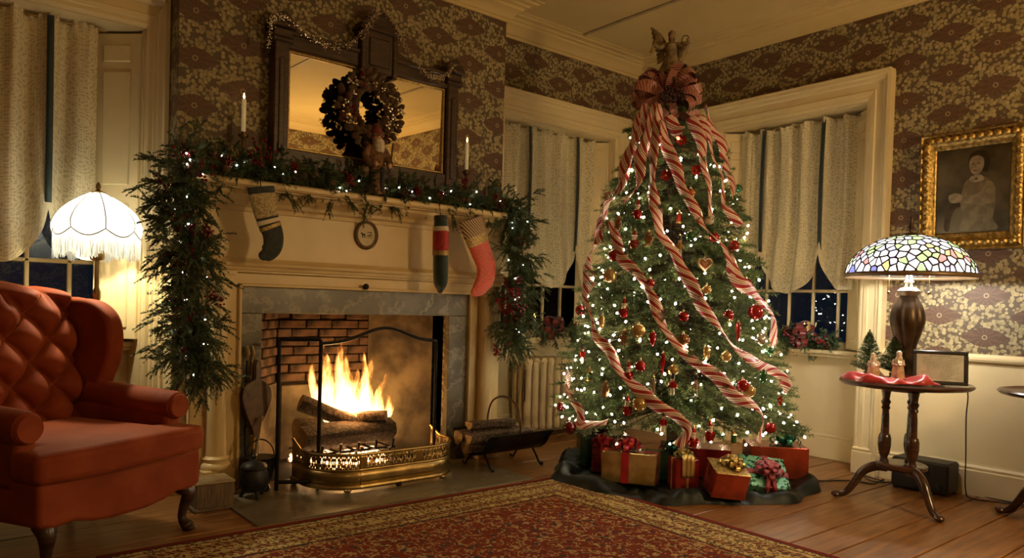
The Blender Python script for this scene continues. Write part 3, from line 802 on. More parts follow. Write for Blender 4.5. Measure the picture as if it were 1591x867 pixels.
def green_mat(name, a, b_, sc_=7, rough=.6):
    m, nt, b = new_mat(name); g = N(nt, 'ShaderNodeNewGeometry'); n = noise(nt, g.outputs['Position'], sc_, 3); n2 = noise(nt, g.outputs['Position'], 90, 1)
    link(nt, mixc(nt, step_n(nt, math_n(nt, 'ADD', math_n(nt, 'MULTIPLY', n, .6), math_n(nt, 'MULTIPLY', n2, .4)), .35, .65), a, b_), b.inputs['Base Color'])
    b.inputs['Roughness'].default_value = rough; b.inputs['Specular IOR Level'].default_value = .3
    return m
PINE = green_mat('pine_needles', (.042, .085, .040), (.12, .17, .070))
CEDAR = green_mat('cedar_needles', (.055, .085, .045), (.15, .175, .085))
TWIG = M('twig_bark', (.07, .045, .025), .85)
BERRY = M('red_berry', (.20, .008, .014), .22, var=.3, coat=.4)
EUC = M('eucalyptus_leaf', (.10, .16, .12), .55, var=.25)
CONEM = M('pine_cone_brown', (.15, .085, .045), .7, var=.45, scale=60)
def bulb_mat(name, c, s):
    m, nt, b = new_mat(name); b.inputs['Base Color'].default_value = (*c, 1); b.inputs['Emission Color'].default_value = (*c, 1)
    n = noise(nt, objcoord(nt), 3); link(nt, math_n(nt, 'ADD', s * .85, math_n(nt, 'MULTIPLY', n, s * .3)), b.inputs['Emission Strength'])
    return m
BULB = bulb_mat('fairy_bulb', (1, .82, .54), 85)
BULBW = bulb_mat('garland_bulb', (1, .95, .85), 16)
WIRE_G = M('green_wire', (.01, .025, .012), .6)
def mesh_of(mb, name, mat, smooth=True, angle=40):
    o = mb.build(name, mat, smooth=smooth, angle=angle, center=False); me = o.data; bpy.data.objects.remove(o); return me
def cone_mesh():
    m = MB(); n = 0
    for j in range(9):
        z = -.5 + j / 9; r = .36 * math.sin(PI * (.16 + .80 * (j + .5) / 9.5)) ; k_ = 9 if j < 7 else 6
        for k in range(k_):
            a = 2 * PI * (k + .5 * (j % 2)) / k_; R = Matrix.Rotation(a, 3, 'Z') @ Matrix.Rotation(-.5 - .05 * j, 3, 'Y')
            m.obox(R @ Vector((r * .72, 0, 0)) + Vector((0, 0, z)), (r * .75, .20 * (1.1 - j * .06), .045), R)
    m.lathe([(.05, -.5), (.2, -.4), (.22, 0), (.08, .42)], 8)
    return mesh_of(m, 'pine_cone', CONEM, smooth=False)
CONE = cone_mesh()
def berry_mesh(seed):
    r = random.Random(seed); m = MB(); tips = []
    for _ in range(4):
        d = Vector((r.gauss(0, .5), r.gauss(0, .5), 1)).normalized(); L = r.uniform(.6, 1)
        p = [d * L * k / 4 + Vector((0, 0, -.12 * (k / 4) ** 2)) for k in range(5)]; m.cur = 1; m.tube(p, .012, 4); m.cur = 0
        for k in range(7):
            q = d * L * r.uniform(.25, 1) + Vector((r.gauss(0, .10), r.gauss(0, .10), r.gauss(0, .10))); m.ball(q, r.uniform(.055, .08), 6, 4)
    return mesh_of(m, 'berry_sprig', [BERRY, TWIG])
BERRIES = [berry_mesh(k) for k in range(4)]
def leaf_mesh():
    m = MB().grid(lambda u, v: ((u - .5) * .8 * math.sin(PI * min(1, v * .92 + .05)) ** .7, .12 * math.sin(PI * v) - .25 * abs(u - .5) ** 2, v), 4, 6)
    return mesh_of(m, 'eucalyptus_leaf', EUC, angle=0)
LEAF = leaf_mesh()
BULBM = mesh_of(MB().ball((0, 0, 0), (1, 1, 1.35), 6, 4), 'bulb', BULB)
BULBG = mesh_of(MB().ball((0, 0, 0), (1, 1, 1.35), 6, 4), 'bulb', BULBW)
def rdir(r, bias=(0, 0, 0)):
    v = Vector((r.gauss(0, 1), r.gauss(0, 1), r.gauss(0, 1))); v.normalize(); return (v + Vector(bias)).normalized()
def garland(name, label, path, rad, seed, dens, bias, long_=1.0, nb=5, nc=4, nl=6, nlight=12, extra=None, outw=(-.2, -1, 0), cedar=.35):
    """evergreen garland following a path, with berries, cones, leaves and fairy lights as parts"""
    r = random.Random(seed); pts = [Vector(p) for p in crm(path, 12)]
    L = sum((b - a).length for a, b in zip(pts[:-1], pts[1:])); c0 = pts[len(pts) // 2]
    t = thing(name, label, 'garland', tuple(pts[0]))
    def pos(): return pts[min(int(r.random() * len(pts)), len(pts) - 1)] + Vector((r.gauss(0, rad * .2), r.gauss(0, rad * .2), r.gauss(0, rad * .2)))
    P0, D, LL = [], [], []; P1, D1, L1 = [], [], []
    for _ in range(int(L * dens)):
        d = rdir(r, bias); d.y = -abs(d.y) * .8 if d.y > .25 else d.y; p = pos(); l = rad * r.uniform(.7, 1.25) * long_
        if r.random() < cedar:
            P1.append(p); D1.append(d); L1.append(l * 1.25)
            for q in range(5):
                s_ = r.uniform(.3, .95); d2 = (d + rdir(r) * .75).normalized(); P1.append(p + d * l * 1.25 * s_); D1.append(d2); L1.append(l * .5)
        else: P0.append(p); D.append(d); LL.append(l)
    for (p, d, l) in extra or []:
        P1.append(Vector(p)); D1.append(Vector(d).normalized()); L1.append(l)
        for q in range(16):
            s_ = r.uniform(.2, 1); d2 = (Vector(d).normalized() + rdir(r) * .6).normalized(); P1.append(Vector(p) + Vector(d).normalized() * l * s_ + Vector((0, 0, -.25 * s_ * s_ * l))); D1.append(d2); L1.append(l * .32)
    V, F = cat_vf(needles(P0, D, LL, 60, .026, .0018, seed), stems_mesh(P0, D, LL, .002))
    stuff(link_mesh('pine_foliage', V, F, PINE, t))
    if P1:
        V, F = cat_vf(needles(P1, D1, L1, 54, .015, .0026, seed + 1, fwd_=1.2), stems_mesh(P1, D1, L1, .0018))
        stuff(link_mesh('cedar_foliage', V, F, CEDAR, t))
    inv = wm(t).inverted()
    ow = Vector(outw).normalized()
    def surf(k): 
        q = pos(); d = (ow + rdir(r) * .75).normalized(); return q + d * rad * k, d
    for _ in range(nc):
        q, d = surf(.62); share('pine_cone', CONE, t, inv @ q, d.to_track_quat('Z', 'Y').to_euler(), r.uniform(.05, .07))
    for _ in range(nb):
        q, d = surf(.45); share('berry_sprig', r.choice(BERRIES), t, inv @ q, d.to_track_quat('Z', 'Y').to_euler(), r.uniform(.075, .12))
    for _ in range(nl):
        q, d = surf(.65); share('eucalyptus_leaf', LEAF, t, inv @ q, (d + rdir(r) * .7).to_track_quat('Z', 'Y').to_euler(), r.uniform(.045, .07))
    cord = []
    for k in range(nlight):
        q = pts[min(int((k + .5) / nlight * len(pts)), len(pts) - 1)]; d = (ow + rdir(r) * .8).normalized(); q = q + d * rad * r.uniform(.55, .9)
        cord.append(q); share('bulb', BULBG, t, inv @ q, d.to_track_quat('Z', 'Y').to_euler(), .0044)
    if len(cord) > 2: MB().tube(crm([tuple(q - ow * .012) for q in cord], 4), .0013, 4).build('light_cord', WIRE_G, t)
    return t
SZ = 1.65
garland('evergreen_garland', 'evergreen garland with berries and lights lying along the mantel shelf', [(1.12, 3.90, SZ + .06), (1.4, 3.88, SZ + .055), (1.75, 3.885, SZ + .045), (2.1, 3.925, SZ + .03), (2.45, 3.90, SZ + .04), (2.8, 3.88, SZ + .05), (3.12, 3.88, SZ + .04)], .10, 21, 300, (0, -.25, .30), nb=16, nc=14, nl=16, nlight=22, outw=(0, -1, .45),
        extra=[((1.15, 3.9, 1.72), (-.8, -.2, .5), .18), ((1.3, 3.92, 1.72), (-.3, 0, 1), .14)])
garland('evergreen_garland', 'thick evergreen garland hanging down the left end of the mantelpiece', [(1.07, 3.86, 1.70), (1.06, 3.84, 1.55), (1.075, 3.84, 1.3), (1.09, 3.84, 1.05), (1.11, 3.845, .86), (1.13, 3.85, .72)], .155, 22, 420, (-.35, -.3, -.65), 1.0, nb=15, nc=10, nl=12, nlight=20, outw=(-.3, -1, 0), cedar=.6,
        extra=[((1.05, 3.84, 1.62), (-.9, -.15, -.1), .22), ((1.05, 3.84, 1.56), (-1, -.2, -.35), .20), ((1.05, 3.84, 1.42), (-1, -.2, .1), .17), ((1.07, 3.84, 1.28), (-1, -.2, -.5), .18), ((1.05, 3.84, 1.66), (-.9, 0, .35), .2), ((1.13, 3.85, .75), (.1, 0, -1), .14), ((1.12, 3.85, .72), (-.15, 0, -1), .12)])
garland('evergreen_garland', 'evergreen garland hanging down the right end of the mantelpiece', [(3.14, 3.86, 1.68), (3.16, 3.85, 1.5), (3.16, 3.85, 1.25), (3.155, 3.85, 1.0), (3.15, 3.855, .80)], .135, 23, 400, (.15, -.3, -.5), 1.0, nb=14, nc=7, nl=14, nlight=17, outw=(-.3, -1, 0), cedar=.35,
        extra=[((3.17, 3.85, 1.6), (.8, -.5, .3), .18), ((3.17, 3.85, 1.3), (.9, -.3, -.1), .16), ((3.12, 3.84, .92), (-.95, -.3, .0), .18), ((3.17, 3.85, 1.1), (.9, -.3, -.1), .12)])

# ------------------------------------------------------------------ overmantel mirror
DARKW = M('dark_walnut', (.045, .021, .010), .38, var=.5, scale=8, stretch=(1, 1, 8), coat=.15)
GOLDF = M('gilt_slip', (.45, .31, .11), .4, .7, var=.3, scale=60)
mir = thing('overmantel_mirror', 'carved dark wood mirror with peaked pediment above the mantel shelf', 'mirror', (MC, 4.0, SZ + .004))
def mirror_glass():
    m, nt, b = new_mat('mirror_glass'); b.inputs['Metallic'].default_value = 1; b.inputs['Roughness'].default_value = .015
    link(nt, mixc(nt, noise(nt, objcoord(nt), 2), (.80, .74, .60), (.86, .80, .66)), b.inputs['Base Color']); return m
GX0, GX1, GZ0, GZ1 = 1.635, 2.655, 1.885, 2.405
tl = Matrix.Translation((MC, 4.012, SZ)) @ Matrix.Rotation(math.radians(.9), 4, 'X') @ Matrix.Translation((-MC, -4.012, -SZ))
MB().box(GX0, 4.006, GZ0, GX1, 4.01, GZ1).xf(tl).build('mirror_glass', mirror_glass(), mir, smooth=False)
def dk(name, *bx, b=.006, par=None, mat=None):
    m = MB()
    for q in bx: m.box(*q, b=b)
    return m.build(name, mat or DARKW, par or mir)
dk('back_board', (1.56, 4.012, SZ + .004, 2.735, 4.042, 2.50), b=.003)
dk('bottom_rail', (1.56, 3.965, SZ + .004, 2.735, 4.03, GZ0 - .012)); dk('top_rail', (1.60, 3.965, GZ1 + .012, 2.70, 4.03, 2.505)); dk('cornice', (1.585, 3.95, 2.49, 2.70, 4.04, 2.518))
for x0, x1 in ((GX0 - .014, GX0 + .002), (GX1 - .002, GX1 + .014)): MB().box(x0, 3.985, GZ0 - .014, x1, 4.011, GZ1 + .014, b=.004).build('gilt_slip', GOLDF, mir)
for z0, z1 in ((GZ0 - .014, GZ0 + .002), (GZ1 - .002, GZ1 + .014)): MB().box(GX0, 3.985, z0, GX1, 4.011, z1, b=.004).build('gilt_slip', GOLDF, mir)
for s, x in ((-1, 1.577), (1, 2.713)):
    st = dk('stile', (x - .042, 3.955, SZ + .004, x + .042, 4.04, 2.50)); dk('plinth', (x - .052, 3.945, SZ + .004, x + .052, 4.04, 1.80), par=st)
    dk('groove_strip', (x - .016, 3.948, 1.84, x + .016, 3.96, 2.36), b=.004, par=st); dk('cap', (x - .06, 3.935, 2.44, x + .06, 4.04, 2.465), (x - .055, 3.94, 2.465, x + .055, 4.04, 2.515), (x - .072, 3.925, 2.515, x + .072, 4.04, 2.545), par=st)
    MB().prism([(x - .07, 2.545), (x + .07, 2.545), (x + .045, 2.575), (x + .012, 2.605), (x - .012, 2.605), (x - .045, 2.575)], 3.935, 4.03, lambda a, b, d: (a, d, b)).build('peak', DARKW, st)
x = 2.165
pd = dk('pediment', (x - .105, 3.945, 2.40, x + .105, 4.04, 2.64)); dk('panel', (x - .07, 3.935, 2.43, x + .07, 3.95, 2.60), b=.008, par=pd)
for s in (-1, 1): dk('pilaster', (x + s * .105 - .016, 3.935, 2.38, x + s * .105 + .016, 4.04, 2.64), par=pd)
dk('cornice', (x - .135, 3.925, 2.635, x + .135, 4.04, 2.655), (x - .125, 3.93, 2.655, x + .125, 4.04, 2.672), b=.005, par=pd)
MB().prism([(x - .125, 2.672), (x + .125, 2.672), (x + .085, 2.705), (x + .045, 2.745), (x + .015, 2.762), (x - .015, 2.762), (x - .045, 2.745), (x - .085, 2.705)], 3.935, 4.03, lambda a, b, d: (a, d, b)).build('peak', DARKW, pd)
# wings sweeping down from the pediment
for s in (-1, 1):
    MB().prism([(x + s * .10, 2.505), (x + s * .10, 2.60), (x + s * .15, 2.56), (x + s * .22, 2.535), (x + s * .32, 2.52), (x + s * .32, 2.505)][::s], 3.97, 4.03, lambda a, b, d: (a, d, b)).build('crest_wing', DARKW, pd)
# bead strings over the mirror
SILV = M('silver_bead', (.92, .88, .84), .18, 1.0, var=.1)
bg = thing('bead_garland', 'strings of tiny silver beads draped over the mirror top', 'garland', (2.165, 3.93, 2.4))
br = random.Random(31)
def beads(path, spread, n, name):
    P = crm(path, 10); m = MB()
    for k in range(n):
        p = P[br.randrange(len(P))]; m.ball((p[0] + br.gauss(0, spread), p[1] - abs(br.gauss(0, .012)), p[2] + br.gauss(0, spread) - .01), br.uniform(.0026, .0042), 5, 4)
    for s_ in (-.008, .006): m.tube([(p[0], p[1] - .002, p[2] + s_) for p in P], .0009, 4)
    stuff(m.build(name, SILV, bg))
beads([(1.50, 3.935, 2.52), (1.52, 3.922, 2.565), (1.60, 3.92, 2.56), (1.72, 3.925, 2.50), (1.84, 3.928, 2.478), (1.96, 3.928, 2.52), (2.04, 3.922, 2.61), (2.10, 3.922, 2.70), (2.145, 3.922, 2.765)], .011, 330, 'bead_string')
beads([(2.185, 3.922, 2.765), (2.25, 3.92, 2.70), (2.31, 3.922, 2.61), (2.40, 3.925, 2.53), (2.50, 3.926, 2.46), (2.60, 3.92, 2.47), (2.69, 3.915, 2.555)], .011, 330, 'bead_string')
beads([(1.497, 3.93, 2.53), (1.49, 3.928, 2.46), (1.488, 3.93, 2.40)], .007, 60, 'bead_tail')
beads([(2.79, 3.915, 2.555), (2.797, 3.915, 2.48), (2.797, 3.915, 2.42)], .006, 40, 'bead_tail')
# ------------------------------------------------------------------ pine cone wreath
wr = thing('wreath', 'dark pine cone wreath with silver beads hanging on the mirror', 'wreath', (2.09, 3.95, 1.93))
inv = wm(wr).inverted(); r = random.Random(41); WC = Vector((2.09, 3.935, 2.165))
P0, D, LL = [], [], []
for k in range(260):
    a = r.uniform(0, 2 * PI); q = r.uniform(.125, .185); p = WC + Vector((q * math.cos(a) * .97, r.gauss(0, .012), q * math.sin(a) * 1.05)); P0.append(p); D.append(Vector((math.cos(a) * r.uniform(-.6, 1), -.6, math.sin(a) * r.uniform(-.6, 1)))); LL.append(.05)
V, F = cat_vf(needles(P0, D, LL, 26, .026, .0022, 5)); stuff(link_mesh('filler_twigs', V, F, M('dried_twigs', (.05, .03, .018), .8), wr))
for k in range(120):
    a = 2 * PI * (k / 120 * 3) + r.uniform(-.1, .1); q = (.112, .155, .20)[k % 3] + r.uniform(-.012, .012); y = -.028 - .03 * math.sin(PI * (q - .09) / .13) + r.uniform(-.01, .01)
    p = WC + Vector((q * math.cos(a) * .97, y, q * math.sin(a) * 1.06)); d = Vector((math.cos(a) * (q - .155) * 14, -1, math.sin(a) * (q - .155) * 14)) + rdir(r) * .5
    share('pine_cone', CONE, wr, inv @ p, d.to_track_quat('Z', 'Y').to_euler(), r.uniform(.046, .062))
bc = MB()
for q in ((0, 0, 0), (.022, 0, .004), (.010, -.004, .02)): bc.ball(q, .0095, 8, 6)
BC = mesh_of(bc, 'bead_cluster', SILV)
for k in range(15):
    a = r.uniform(0, 2 * PI); q = r.uniform(.11, .20); p = WC + Vector((q * math.cos(a), -.075 + r.uniform(-.01, .0), q * math.sin(a) * 1.05)); share('bead_cluster', BC, wr, inv @ p, (r.uniform(-.5, .5), r.uniform(0, 6), 0), r.uniform(.8, 1.1))
for k in range(14):
    a = r.uniform(0, 2 * PI); q = r.uniform(.11, .20); p = WC + Vector((q * math.cos(a), -.055, q * math.sin(a) * 1.05)); share('berry_sprig', r.choice(BERRIES), wr, inv @ p, Vector((math.cos(a), -1, math.sin(a))).to_track_quat('Z', 'Y').to_euler(), .045)
# ------------------------------------------------------------------ standing santa figurine
sa = thing('santa_figurine', 'old-world santa figurine in a long fur coat before the wreath', 'figurine', (2.115, 3.865, SZ + .004))
COAT = M('fur_coat', (.17, .085, .04), .9, var=.5, scale=30, bmp=.8, bscale=90); FUR = M('white_beard', (.58, .50, .38), .9, var=.25, scale=40, bmp=.8, bscale=120)
SKIN = M('painted_skin', (.50, .28, .17), .5); DKCL = M('dark_cloth', (.02, .018, .02), .8)
q = (2.115, 3.865)
m = MB().lathe([(.03, .01), (.056, .012), (.060, .03), (.052, .10), (.048, .18), (.056, .24), (.054, .275), (.040, .30), (.026, .31)], 20, (*q, SZ), mod=lambda a, z: 1 + .08 * math.sin(5 * a + z * 12))
for s in (-1, 1): m.tube(crm([(q[0] + s * .04, q[1], SZ + .285), (q[0] + s * .072, q[1] - .01, SZ + .235), (q[0] + s * .070, q[1] - .045, SZ + .185), (q[0] + s * .048, q[1] - .072, SZ + .18)], 5), [.024] * 6 + [.021] * 6 + [.017] * 4, 10)
m.build('coat', COAT, sa)
MB().box(q[0] - .0, q[1] - .062, SZ + .02, q[0] + .03, q[1] - .035, SZ + .17, b=.01).build('coat_opening', DKCL, sa)
MB().ball((q[0], q[1] - .008, SZ + .335), (.031, .033, .038), 14, 10).ball((q[0], q[1] - .042, SZ + .335), (.006, .008, .007), 8, 6).build('head', SKIN, sa)
for s in (-1, 1): MB().ball((q[0] + s * .012, q[1] - .038, SZ + .345), .0035, 6, 4).build('eye', DKCL, sa)
MB().lathe([(.004, 0), (.022, .03), (.036, .075), (.036, .105), (.026, .125), (.012, .13)], 14, (q[0], q[1] - .03, SZ + .205), mod=lambda a, z: 1 + .1 * math.sin(7 * a)).build('beard', FUR, sa)
MB().lathe([(.034, 0), (.038, .012), (.036, .03), (.025, .055), (.008, .075)], 14, (q[0], q[1], SZ + .348)).build('hood', M('dull_red_cloth', (.16, .03, .02), .9), sa)
MB().lathe([(.033, 0), (.041, .006), (.041, .016), (.034, .022)], 16, (q[0], q[1], SZ + .346)).build('fur_trim', COAT, sa)
for s in (-1, 1): MB().ball((q[0] + s * .045, q[1] - .085, SZ + .178), (.013, .012, .016), 10, 6).tube([(q[0] + s * .040, q[1] - .09, SZ + .178), (q[0] + s * .028, q[1] - .097, SZ + .172)], .006, 6).build('hand', SKIN, sa)
MB().tube([(q[0] + .055, q[1] - .05, SZ + .004), (q[0] + .05, q[1] - .088, SZ + .2), (q[0] + .06, q[1] - .09, SZ + .31)], .005, 8).build('staff', DARKW, sa)
MB().ball((q[0] - .07, q[1] - .0, SZ + .14), (.026, .026, .042), 12, 8).build('sack', M('sackcloth', (.22, .16, .09), .9, bmp=.5), sa)
for s in (-1, 1): MB().ball((q[0] + s * .024, q[1] - .032, SZ + .018), (.018, .028, .016), 10, 6).build('boot', DKCL, sa)

# ------------------------------------------------------------------ candles on the mantel
WAX = M('ivory_wax', (.78, .66, .40), .45, var=.05, emit=.10, ecol=(1, .75, .35)); FLAME_C = bulb_mat('candle_flame', (1, .62, .18), 12)
def candle(x, y, z0, z1, zb, where, rw=.0115):
    c = thing('candlestick', f'slim dark brass candlestick {where}', 'candlestick', (x, y, zb))
    h = z0 - zb
    MB().lathe([(.040, 0), (.042, .006), (.030, .014), (.012, .022), (.009, h * .3), (.013, h * .42), (.008, h * .5), (.008, h * .8), (.012, h * .86), (.022, h * .92), (.023, h * .95), (.012, h * .97), (.013, h)], 16, (x, y, zb)).build('stem', M('dark_brass', (.16, .09, .04), .35, .8), c)
    MB().lathe([(.024, h * .90), (.027, h * .945), (.024, h * .95)], 16, (x, y, zb)).build('drip_pan', M('dark_brass', (.16, .09, .04), .35, .8), c)
    k = thing('candle', f'lit ivory candle {where}', 'candle', (x, y, z0))
    MB().lathe([(rw * .8, .0), (rw, .004), (rw, z1 - z0 - .004), (rw * .7, z1 - z0)], 14, (x, y, z0)).build('wax', WAX, k)
    MB().lathe([(.001, 0), (.0055, .008), (.0045, .018), (.0006, .032)], 8, (x, y, z1)).build('flame', FLAME_C, k)
candle(1.377, 3.965, 1.92, 2.095, SZ + .002, 'at the left of the mantel mirror')
candle(2.838, 3.965, 1.92, 2.10, SZ + .002, 'at the right of the mantel mirror')

# ------------------------------------------------------------------ stockings
NAVY = M('charcoal_felt', (.040, .044, .040), .95, var=.2, scale=50, sheen=.3); LACEB = M('cream_lace', (.42, .33, .17), .9, var=.4, scale=90, bmp=.8, bscale=150)
REDF = M('red_sequin_felt', (.50, .060, .022), .55, var=.35, scale=120, sheen=.4); GRNV = M('dark_green_velvet', (.006, .022, .014), .7, var=.3, scale=20, sheen=.6)
def stripe_mat(name, a, b_, freq, vec=(1, 0, 1), duty=.0, rough=.6, metal=0):
    m, nt, b = new_mat(name); t = N(nt, 'ShaderNodeTexCoord'); d = N(nt, 'ShaderNodeVectorMath', operation='DOT_PRODUCT'); d.inputs[1].default_value = vec
    link(nt, t.outputs['Object'], d.inputs[0]); s_ = math_n(nt, 'SINE', math_n(nt, 'MULTIPLY', d.outputs['Value'], freq))
    link(nt, mixc(nt, step_n(nt, s_, duty - .15, duty + .15), a, b_), b.inputs['Base Color']); b.inputs['Roughness'].default_value = rough; b.inputs['Metallic'].default_value = metal; return m
CUFF3 = stripe_mat('gold_zigzag_cuff', (.10, .03, .02), (.42, .29, .11), 260, (1, 0, 1.2))
GOLDB = M('gold_braid', (.36, .24, .08), .5, .4, var=.4, scale=90)
def stocking(label, path, rads, thick, bands, mat, upv, hook, ang=0):
    P = crm([(p[0], 3.782, p[1]) for p in path], 8); R_ = [q[0] for q in crm([(q, 0) for q in rads], 8)]
    t = thing('christmas_stocking', label, 'stocking', (path[-1][0], 3.782, min(p[1] for p in path)))
    def sec(i0, i1, k, name, mt, par=t, bulge=1.0):
        a, b = int(i0 * (len(P) - 1)), max(int(i1 * (len(P) - 1)), int(i0 * (len(P) - 1)) + 1)
        return MB().tube(P[a:b + 1], [x * k for x in R_[a:b + 1]], 20, flat=thick * bulge, up=upv).build(name, mt, par)
    leg = sec(0, 1, 1, 'sock', mat)
    # rounded toe
    MB().ball(P[-1], (R_[-1] * .98, R_[-1] * thick if upv[0] else R_[-1] * .98, R_[-1] * .9), 14, 8).build('toe', mat, leg)
    for (i0, i1, k, nm, mt) in bands: sec(i0, i1, k, nm, mt, bulge=1.08)
    MB().tube(crm([hook, (hook[0], hook[1], hook[2] + .02), (path[0][0], 3.79, path[0][1] + .03), (path[0][0], 3.782, path[0][1] - .01)], 4), .0025, 6).build('hanging_loop', M('dark_cloth', (.02, .018, .02), .8), t)
    return t
stocking('charcoal felt stocking with cream lace band at the left of the mantel', [(1.408, 1.615), (1.425, 1.535), (1.452, 1.44), (1.478, 1.375), (1.478, 1.315), (1.452, 1.275), (1.432, 1.262)], [.068, .066, .060, .056, .052, .044, .030], .30,
         [(0, .10, 1.05, 'cuff', NAVY), (.10, .30, 1.04, 'lace_band', LACEB), (.33, .37, 1.06, 'cream_braid', M('cream_braid', (.6, .52, .36), .9)), (.38, .43, 1.05, 'scalloped_trim', GOLDB)], NAVY, (1, 0, 0), (1.40, 3.80, 1.63))
stocking('narrow dark green velvet stocking seen edge-on with red patch', [(2.523, 1.575), (2.527, 1.48), (2.530, 1.36), (2.533, 1.25), (2.535, 1.16), (2.534, 1.115)], [.036, .043, .044, .046, .040, .018], 1.15,
         [(0, .09, 1.04, 'cuff', NAVY), (.2, .42, 1.04, 'red_patch', M('red_brocade', (.34, .02, .018), .7, var=.3, scale=60)), (.17, .2, 1.07, 'cream_braid', M('cream_braid', (.6, .52, .36), .9)), (.42, .46, 1.07, 'gold_braid', GOLDB)], GRNV, (1, 0, 0), (2.523, 3.80, 1.635))
stocking('red sequinned stocking with gold striped cuff at the right of the mantel', [(2.752, 1.578), (2.785, 1.49), (2.835, 1.385), (2.885, 1.285), (2.878, 1.205), (2.835, 1.145), (2.800, 1.115)], [.092, .086, .078, .074, .068, .054, .034], .34,
         [(0, .20, 1.05, 'striped_cuff', CUFF3), (.18, .28, 1.04, 'gold_braid', GOLDB)], REDF, (1, 0, 0), (2.76, 3.80, 1.635))
# ------------------------------------------------------------------ oval plaque with horse and buggy
pq = thing('oval_plaque', 'small oval plaque with a horse and buggy silhouette', 'plaque', (2.125, FY, 1.36))
pc = Vector((2.125, FY - .004, 1.435)); e = lambda k, rx, rz, y: (pc.x + rx * math.cos(k), pc.y + y, pc.z + rz * math.sin(k))
MB().prism([(math.cos(2 * PI * k / 40) * .062, math.sin(2 * PI * k / 40) * .070) for k in range(40)], -.004, .003, lambda a, b, d: (pc.x + a, pc.y + d, pc.z + b)).build('face', M('parchment', (.55, .44, .25), .6, var=.1), pq)
fr2 = MB().tube([e(2 * PI * k / 48, .068, .077, -.006) for k in range(49)], .011, 8, cap=False).build('oval_frame', M('aged_oak', (.12, .065, .025), .45, var=.4, scale=30), pq)
MB().tube([e(2 * PI * k / 48, .060, .069, -.008) for k in range(49)], .003, 6, cap=False).build('brass_rim', BRASS, fr2)
MB().tube([(pc.x + .014 * math.cos(2 * PI * k / 20), pc.y - .006, pc.z + .105 + .014 * math.sin(2 * PI * k / 20)) for k in range(21)], .003, 6, cap=False).ball((pc.x, pc.y - .006, pc.z + .087), .006, 8, 6).build('hanging_ring', BRASS, pq)
m = MB(); X = lambda a, b, d: (pc.x + a, pc.y - .0045 + d, pc.z + b)
m.prism([(-.038, .006), (-.034, .014), (-.029, .012), (-.026, .006), (-.012, .007), (-.009, .002), (-.012, -.004), (-.026, -.004), (-.031, -.001), (-.033, .004)], -.0012, 0, X)
for a in (-.029, -.025, -.015, -.011): m.prism([(a, -.003), (a + .0025, -.003), (a + .0035, -.018), (a + .001, -.018)], -.0012, 0, X)
m.prism([(.004, .016), (.034, .019), (.033, .015), (.031, -.004), (.01, -.006), (.008, .0), (.028, .001), (.029, .0145), (.006, .0125)], -.0012, 0, X)
m.prism([(-.012, -.001), (.01, -.004), (.01, -.0055), (-.012, -.0025)], -.0012, 0, X)
for a in (.009, .030): m.tube([X(a + .009 * math.cos(2 * PI * k / 16), -.010 + .009 * math.sin(2 * PI * k / 16), -.0006) for k in range(17)], .0009, 4, cap=False)
m.build('silhouette', BLACK, pq)
